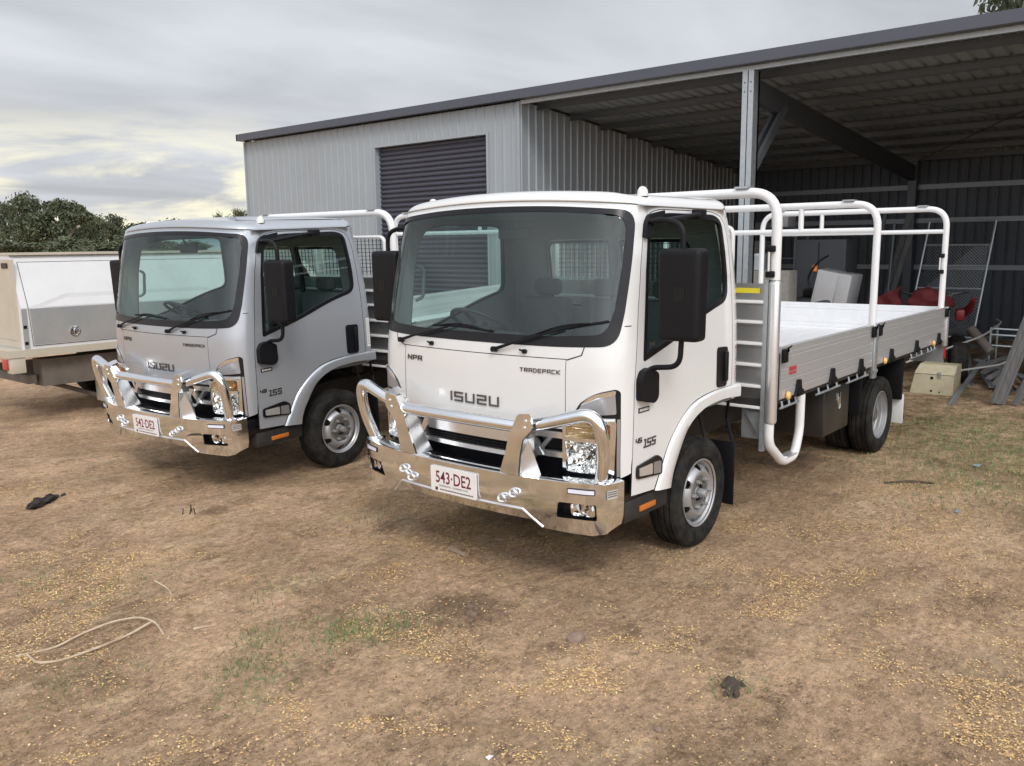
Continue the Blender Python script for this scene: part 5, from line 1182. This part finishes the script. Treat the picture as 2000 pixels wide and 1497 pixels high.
for i in range(-22,26):
    y=i*.052
    for dz in (1,-1):
        a=(y,.40) if dz==1 else (y+1.5,.40); b2=(y+1.5,1.90) if dz==1 else (y,1.90)
        # clip to the frame
        pts=[]
        for t in [k/30 for k in range(31)]:
            yy=a[0]+(b2[0]-a[0])*t; z_=a[1]+(b2[1]-a[1])*t
            if -.57+.08*(z_-.4)<yy<.47+.07*(z_-.4): pts.append((yy,z_))
        if len(pts)>1: mb.obox(lg(*pts[0]),lg(*pts[-1]),.003,.003)
obj('gate_mesh',mb,M['galv'],ga)
for i,(y0,y1,z1,w_,lb) in enumerate(((-1.50,-1.10,2.45,.11,'long grey plank leaning in the bay, nearest the post'),(-1.38,-.98,2.2,.09,'narrow grey plank leaning beside the rear post'),(-1.62,-1.40,2.6,.05,'thin steel channel leaning left of the planks'))):
    mb=MB(); mb.obox((0,0,0),(-.5,y1-y0,z1),w_,.03,up=(1,0,0)); obj('leaning_plank',mb,M['timber'] if i<2 else M['purl'],loc=(-12+.2*i,y0-.15,0.02),label=lb,cat='plank')
bx=thing('tool_chest',(-7.0,.64,0),'dusty cream steel chest with sloping lid beside the metal scrap','tool chest',.02)
def cb(u,v,d): return (d,u,v)
mb=MB(); mb.prism([(-.27,0),(.25,0),(.25,.262),(-.22,.262)],cb,-.42,0); obj('chest_body',mb,M['cream'],bx)
mb=MB(); V=[(.006,-.225,.268),(.006,.255,.268),(-.17,.25,.375),(-.17,-.20,.375),(-.42,.25,.375),(-.42,-.20,.375),(-.42,-.22,.268),(-.42,.255,.268)]
mb.add(V,[(0,1,2,3),(3,2,4,5),(5,4,7,6),(0,3,5,6),(1,7,4,2),(0,6,7,1)]); ld=obj('chest_lid',mb,M['cream'],bx)
mb=MB(); 
for y,z,r in ((-.01,.215,.020),(-.01,.045,.014),(.09,.035,.010)): mb.lathe([(r,0),(r,.003),(0,.003)],(.0,y,z),(1,0,0),14)
obj('chest_holes',mb,M['trimb'],bx)
mb=MB(); mb.box(.0,.012,.06,.075,.22,.30); mb.box(.0,.012,.09,.10,.22,.30); obj('chest_hasp',mb,M['galv'],bx)
# the pile of steel sections
rr_=random.Random(5)
pile=[((-6.25,1.04,.02),(-10.5,.72,.34),.05,.03,'galv','galvanised channel running from the chest corner back into the bay'),
 ((-7.6,.98,.06),(-10.4,.30,.42),.045,.03,'galv','galvanised channel lying over the chest side of the pile'),
 ((-7.7,1.2,.05),(-8.9,.80,.12),.05,.04,'galv','short galvanised section low in the pile'),
 ((-7.5,1.5,.06),(-9.0,.92,.06),.05,.04,'purl','dull steel section lying flat at the foot of the pile'),
 ((-8.4,1.45,.12),(-8.9,.75,.25),.05,.03,'galv','short galvanised offcut lying crosswise on the pile'),
 ((-8.0,1.6,.03),(-9.6,1.1,.10),.06,.03,'purl','dull steel channel beside the leaning boards'),
 ((-10.2,-.35,.30),(-12.6,.0,.50),.12,.05,'timber','thick dusty timber lying behind the cream chest'),
 ((-9.6,-.30,.22),(-11.2,.35,.22),.10,.05,'timber','dusty timber lying low behind the cream chest'),
 ((-9.4,.15,.42),(-10.6,1.1,.52),.08,.03,'timber','brown board resting across the top of the pile')]
for a,b2,w_,h_,m_,lb in pile:
    mb=MB(); A=Vector((0,0,0));B=Vector(b2)-Vector(a)
    if m_=='timber': mb.obox(A,B,w_,h_)
    else:
        mb.obox(A,B,w_,.004); d=B.normalized(); r=d.cross(Vector((0,0,1))).normalized()*w_/2
        for s in (1,-1): mb.obox(A+r*s+Vector((0,0,h_/2)),B+r*s+Vector((0,0,h_/2)),.004,h_)
    obj('steel_section' if m_!='timber' else 'timber',mb,M[m_],loc=a,label=lb,cat='steel section' if m_!='timber' else 'timber')
mb=MB(); mb.tube([(0,0,0),(-1.5,.6,.25),(-2.6,.66,.38),(-3.3,.45,.36)],.014,8,fil=.3); obj('conduit',mb,M['pvc'],loc=(-7.2,.25,.37),label='white conduit lying from the chest lid across the pile',cat='pipe')
mb=MB(); mb.tube([(0,0,0),(-.9,.45,.03),(-1.5,.55,.16),(-1.9,.4,.30)],.014,8,fil=.3); obj('conduit',mb,M['pvc'],loc=(-7.6,.75,.24),label='white conduit curling up right of the chest',cat='pipe')
mb=MB(); mb.tube([(0,0,0),(.15,.32,-.32)],.07,14); obj('concrete_pipe',mb,M['pipe'],loc=(-9.2,.60,.68),label='thick dusty grey pipe leaning down onto the pile',cat='pipe')
tb_=thing('steel_trestle',(-9.3,1.1,0),'pale blue steel trestle frame behind the leaning boards','trestle')
mb=MB()
for z in (.69,.60,.44): mb.tube([(0,-.25,z),(0,.45,z-.01)],.016,6); 
for y in (-.25,.45): mb.tube([(0,y,.69),(0,y,.02)],.018,6); mb.tube([(-.5,y,.69),(-.5,y,.02)],.018,6); mb.tube([(0,y,.69),(-.5,y,.69)],.016,6)
obj('trestle_frame',mb,M['galv'],tb_)
for i,(y,x,lb) in enumerate(((1.47,-6.62,'grey ribbed board leaning at the shed opening, left of the pair'),(1.66,-6.66,'grey ribbed board leaning at the shed opening, right of the pair'))):
    mb=MB(); a=Vector((0,0,0));b2=Vector((-.12,.42,1.62)) if i==0 else Vector((-.12,.46,1.45)); d=(b2-a).normalized(); nrm=Vector((.55,.8,-.3)); nrm=(nrm-d*nrm.dot(d)).normalized(); wd=d.cross(nrm).normalized()
    W_=.21 if i==0 else .09
    for k in range(4): o_=wd*(-W_/2+W_*(k+.5)/4); mb.obox(a+o_,b2+o_,W_/4-.004,.045 if k%2 else .038,up=nrm)
    obj('leaning_board',mb,M['timber'],loc=(x,y,.03),label=lb,cat='board')
for i,(y0,x0,dy,zt_,lb) in enumerate(((1.95,-6.9,.5,1.5,'dark board leaning behind the two grey ribbed boards'),(2.2,-7.3,.35,1.75,'thin dark strip leaning at the right edge of the bay'))):
    mb=MB(); mb.obox((0,0,0),(-.15,dy,zt_),.16-.07*i,.03,up=(1,0,0)); obj('leaning_board',mb,M['timber'],loc=(x0,y0,.03),label=lb,cat='board')
for i in range(5):
    mb=MB(); mb.obox((0,0,0),(-1.6-.2*i,-.35+.22*i,.02+.03*i),.07,.035); obj('timber',mb,M['timber'],loc=(-7.5-.25*i,1.35-.12*i,.05+.04*i),label=('dark timber offcut nearest the opening in the scrap pile','second dark offcut behind the nearest one in the pile','middle dark timber offcut of the scrap pile','fourth dark offcut, deep in the scrap pile','deepest dark timber offcut under the trestle')[i],cat='timber')
st_=thing('storage_rack',(-9.8,2.45,0),'dark steel rack behind the leaning boards','rack')
mb=MB()
for x in (-.6,.9):
    for y in (-.45,.6): mb.box(x-.03,x+.03,y-.03,y+.03,0,1.0)
for z in (.5,1.0): mb.box(-.63,.93,-.48,.63,z-.03,z)
obj('rack_frame',mb,M['steeld'],st_)
mb=MB(); mb.rbox(-.5,.8,-.6,.5,.51,.80,.05); mb.rbox(.1,.8,-.55,-.1,1.0,1.10,.02); obj('rack_load',mb,M['chassis'],st_)
# ---------------------------------------------------------------- utility with canopy at left
M['ute']=mat('dusty_beige_paint',(.50,.455,.37),.45,coat=.2,noise_=(1.5,.7,(.43,.37,.275)))
M['utew']=mat('dusty_white_alloy',(.64,.64,.64),.45,noise_=(3,.6,(.57,.565,.55)))
M['uteg']=mat('worn_checker_alloy',(.36,.365,.365),.42,metal=.35,noise_=(2.5,.7,(.47,.44,.38)))
M['dust']=mat('dusty_underbody',(.11,.095,.08),.85,noise_=(4,.7,(.20,.165,.13)))
U=thing('utility_truck',(1.12,-7.85,0),'dusty beige utility with a white lift-door canopy at far left','utility')
def up3(x,y,z): return (x-1.12,y+7.85,z)
xr,xf_=1.12,-1.75
prof=[(-6.95,.885),(-6.95,1.36),(-7.12,1.90),(-7.16,1.95),(-8.54,1.95),(-8.58,1.90),(-8.75,1.36),(-8.75,.885)]
mb=MB(); n_=len(prof); mb.add([up3(xr,y,z) for y,z in prof]+[up3(xf_,y,z) for y,z in prof],[tuple(range(n_)),tuple(range(2*n_-1,n_-1,-1))]+[(i,n_+i,n_+(i+1)%n_,(i+1)%n_) for i in range(n_)]); obj('canopy',mb,M['utew'],U,label='white canopy body with a cream edge along the top')
mb=MB(); mb.box(xf_-1.12-.01,xr-1.12+.01,-8.62+7.85,-7.10+7.85,1.948,1.975); mb.box(xr-1.12-.0,xr-1.12+.012,-8.70+7.85,-7.02+7.85,.90,1.90); obj('canopy_trim',mb,M['ute'],U)
mb=MB(); mb.box(xr-1.12+.012,xr-1.12+.018,-8.62+7.85,-7.10+7.85,.985,1.80); 
obj('rear_panel',mb,M['ute'],U)
mb=MB(); mb.box(xr-1.12+.018,xr-1.12+.026,-7.32+7.85,-7.16+7.85,1.80,1.86); obj('rear_vent',mb,M['trimb'],U)
def sd_(x,z,o=0):
    y=interp([(.88,-6.95),(1.36,-6.95),(1.90,-7.12)],z); 
    return up3(x,y+o,z)
mb=MB(); skin(mb,sd_,[(1.05,1.865),(1.04,1.36),(1.02,.925),(-1.55,.925),(-1.55,1.865)],[],.008,.3,thick=.008); dr_=obj('lift_door',mb,M['utew'],U)
mb=MB(); skin(mb,sd_,[(1.034,1.345),(1.015,.932),(-1.54,.932),(-1.54,1.345)],[],.0105,.3); skin(mb,sd_,[(1.118,1.345),(1.118,.89),(1.06,.89),(1.06,1.345)],[],.003,.2); obj('door_lower_panel',mb,M['uteg'],dr_)
mb=MB(); lp=[(1.056,1.871),(1.046,1.36),(1.026,.919),(-1.556,.919),(-1.556,1.871)]
skin(mb,sd_,lp,[inset(lp,.009)],.0065,.2); obj('door_gap',mb,M['trimb'],dr_)
mb=MB(); mb.lathe([(.060,0),(.060,.008),(.050,.010),(.046,.004),(0,.004)],up3(.555,-6.938,1.055),(0,1,0),24); mb.rbox(*[v for v in (up3(.555,0,0)[0]-.012,up3(.555,0,0)[0]+.012,up3(0,-6.938,0)[1],up3(0,-6.925,0)[1],1.02,1.09)],.004); obj('door_latch',mb,M['chrome'],dr_)
for z in (.955,1.14): mb=MB(); mb.box(1.075-1.12,1.11-1.12,-6.949+7.85,-6.944+7.85,z-.018,z+.018); obj('side_vent',mb,M['trimb'],U)
mb=MB(); mb.box(-1.9-1.12,1.30-1.12,-8.76+7.85,-6.94+7.85,.80,.885); obj('tray',mb,M['ute'],U)
for sy in (-6.98,-8.50):
    mb=MB(); mb.rbox(1.12-1.12,1.28-1.12,sy-.10+7.85,sy+.03+7.85,.62,.80,.01); o=obj('tail_light_box',mb,M['ute'],U); mb=MB(); mb.rbox(1.28-1.12,1.295-1.12,sy-.19+7.85,sy-.04+7.85,.66,.78,.008); obj('tail_light',mb,M['red'],o)
mb=MB(); mb.box(.95-1.12,1.05-1.12,-8.5+7.85,-7.15+7.85,.46,.56); mb.box(-3.6-1.12,1.0-1.12,-7.55+7.85,-7.45+7.85,.50,.62); mb.box(-3.6-1.12,1.0-1.12,-8.25+7.85,-8.15+7.85,.50,.62); mb.box(-.2-1.12,.9-1.12,-7.35+7.85,-7.10+7.85,.42,.74)
mb.tube([up3(-.45,-7.1,.36),up3(-.45,-8.6,.36)],.05,8); mb.tube([up3(.8,-7.4,.45),up3(.2,-7.3,.20)],.03,6); obj('underbody',mb,M['dust'],U)
mb=MB(); mb.rbox(.20-1.12,.225-1.12,-7.28+7.85,-6.99+7.85,.14,.62,.01); obj('mud_flap',mb,M['ute'],U)
for x in (-.45,-3.35):
    for y in (-7.15,-8.55):
        s=1 if y>-8 else -1; wu=empty('wheel'); wu.parent=U
        mb=MB(); mb.lathe([(.20,-.11),(.26,-.12),(.35,-.12),(.372,-.09),(.375,.09),(.35,.12),(.26,.12),(.20,.11)],up3(x,y,.37),(0,s,0),36); obj('tyre',mb,M['rubber'],wu)
        mb=MB(); mb.lathe([(.21,.10),(.20,.06),(.12,.04),(.05,.07),(0,.07)],up3(x,y,.37),(0,s,0),24); obj('rim',mb,M['rimgrey'],wu)
# its cab, mostly hidden by the silver truck
mb=MB(); cp=[(-1.85,.62),(-1.85,1.25),(-1.98,1.80),(-2.9,1.80),(-3.35,1.28),(-4.35,1.12),(-4.55,.95),(-4.55,.50),(-3.85,.50),(-3.75,.75),(-3.35,.85),(-2.95,.75),(-2.85,.50),(-2.0,.50)]
n_=len(cp); mb.add([up3(x,-7.08 if z>1.27 else -6.98,z) for x,z in cp]+[up3(x,-8.62 if z>1.27 else -8.72,z) for x,z in cp],[tuple(range(n_)),tuple(range(2*n_-1,n_-1,-1))]+[(i,(i+1)%n_,n_+(i+1)%n_,n_+i) for i in range(n_)]); obj('cab',mb,M['utew'],U)
mb=MB(); mb.add([up3(-2.0,-7.06,1.30),up3(-2.05,-7.06,1.74),up3(-2.85,-7.06,1.74),up3(-3.15,-7.06,1.30)],[(0,1,2,3)]); obj('side_window',mb,M['trimb'],U)
# ---------------------------------------------------------------- trees
M['leaf']=island('gum_leaves',[(.060,.074,.036),(.085,.102,.048),(.110,.126,.062),(.070,.084,.040)],.6)
M['leafd']=island('dark_leaves',[(.045,.056,.028),(.065,.080,.038),(.085,.100,.050),(.055,.067,.034)],.6)
M['bark']=mat('gum_bark',(.16,.14,.12),.9,noise_=(4,.6,(.09,.075,.06)))
def tree(seed,h,cw,trunk,leaf,nl=7000,ls=.14,low=.15):
    r=random.Random(seed); T=empty('gum_tree',(0,0,0)); tb=MB(); lb=MB(); tips=[]
    def branch(p,d,L,rad,dep):
        q=p+d*L*.5+Vector((r.uniform(-1,1),r.uniform(-1,1),.2))*L*.08; e=p+d*L; e.z=max(e.z,.3); tb.tube([p,q,e],[rad,rad*.8,rad*.55],6 if dep else 8,cap=False)
        if dep>=3: tips.append((e,L)); tips.append((q,L)); return
        k=3+(r.random()<.6)
        for i in range(k):
            a=2*PI*(i+r.random()*.7)/k; t=r.uniform(.35,.95)
            nd=(d*t+Vector((math.cos(a)*cw,math.sin(a)*cw,r.uniform(.0,.5)))).normalized()
            branch(e if i else q,nd,L*r.uniform(.45,.92),rad*.52,dep+1)
    branch(Vector((0,0,-.2)),Vector((r.uniform(-.1,.1),r.uniform(-.1,.1),1)).normalized(),h*.36,h*.032,0)
    for i in range(nl):
        c,L=tips[r.randrange(len(tips))]; 
        v=Vector((r.gauss(0,1),r.gauss(0,1),r.gauss(0,.65)))*L*.25; p=c+v
        if p.z<low*h*.4: continue
        s=ls*r.uniform(.5,1.3); a=Vector((r.uniform(-1,1),r.uniform(-1,1),r.uniform(-1,1))).normalized(); b2=a.orthogonal().normalized(); c2=a.cross(b2)
        lb.add([p-b2*s,p-c2*s*.5,p+b2*s,p+c2*s*.5],[(0,1,2,3)])
    obj('trunk',tb,trunk,T); obj('crown',lb,leaf,T); return T
protos=[tree(3,8.0,.75,M['bark'],M['leafd'],27000,.135),tree(8,8.0,.9,M['bark'],M['leaf'],27000,.135),tree(21,8.0,.6,M['bark'],M['leafd'],20000,.125),tree(33,8.0,1.05,M['bark'],M['leaf'],24000,.135,.0)]
camp=Vector((4.968,3.465,1.993))
spots=[]
def place(px,dist,top,proto,label,wid=1.0,rz=0):
    "tree in the direction of image column px at a distance, with its top at angle of image row top"
    d=(F_+R_*((px-1000)/1664.3)); d.z=0; d.normalize(); p=camp+d*dist
    dd=F_+R_*((px-1000)/1664.3)+U_*((748.5-top)/1664.3); tz=camp.z+dist*dd.z/math.hypot(dd.x,dd.y)
    t=protos[proto]
    if not t.get('used'): t['used']=1; o=t
    else: o=copy_tree(t); 
    del_=('used' in o and o is not t); 
    if del_: del o['used']
    s=tz/hs[proto]; o.location=(p.x,p.y,-.3); o.scale=(s*wid,s*wid,s); o.rotation_euler=(0,0,rz); tag(o,label,'tree','gum trees beyond the yard')
def top_of(T): 
    return max(v.co.z for c_ in T.children if c_.name.startswith('crown') for v in c_.data.vertices)
hs=[top_of(t) for t in protos]
for a in [(150,66,362,0,'tallest dark tree left of the silver cab',.85,.3),(28,80,380,2,'spindly tree with a high thin top at far left',.7,1.2),(98,70,428,1,'rounded grey green tree between the spindly and the tallest tree',.7,2.1),
          (198,70,394,3,'broad dark tree right of the tallest one',.7,.8),(242,74,404,2,'thin topped tree above the canopy middle',1.0,2.6),(282,78,418,0,'low tree beside the silver cab mirror',1.3,4.0),(-30,64,428,1,'leafy tree cut by the left edge of the photo',1.0,5.0),
          (318,84,436,3,'small tree crown just over the silver cab roof',1.4,1.0),(5,58,452,3,'low bushy tree in front of the spindly one',1.3,3.3),(130,56,452,1,'low bush crown under the tallest tree',1.8,.5),(225,58,446,1,'low bush crown right of the tallest tree',1.8,1.9),(400,110,462,1,'far tree crown peeping over the silver cab',1.0,2.2),
          (474,60,392,2,'thin tree beside the shed end wall',.5,.9),(60,54,456,0,'low dark crown at the canopy top edge',1.8,2.4),(180,52,460,3,'low crown in the gap under the tallest tree',1.8,4.4),(285,56,444,3,'low crown right above the canopy top',1.8,5.4),(350,60,460,0,'low crown hidden by the silver cab roof',1.8,3.0),(2075,24,-180,2,'thin gum tree rising over the shed roof at right',.55,1.7)]: place(*a)
for o in list(sc.objects):
    if 'used' in o: del o['used']
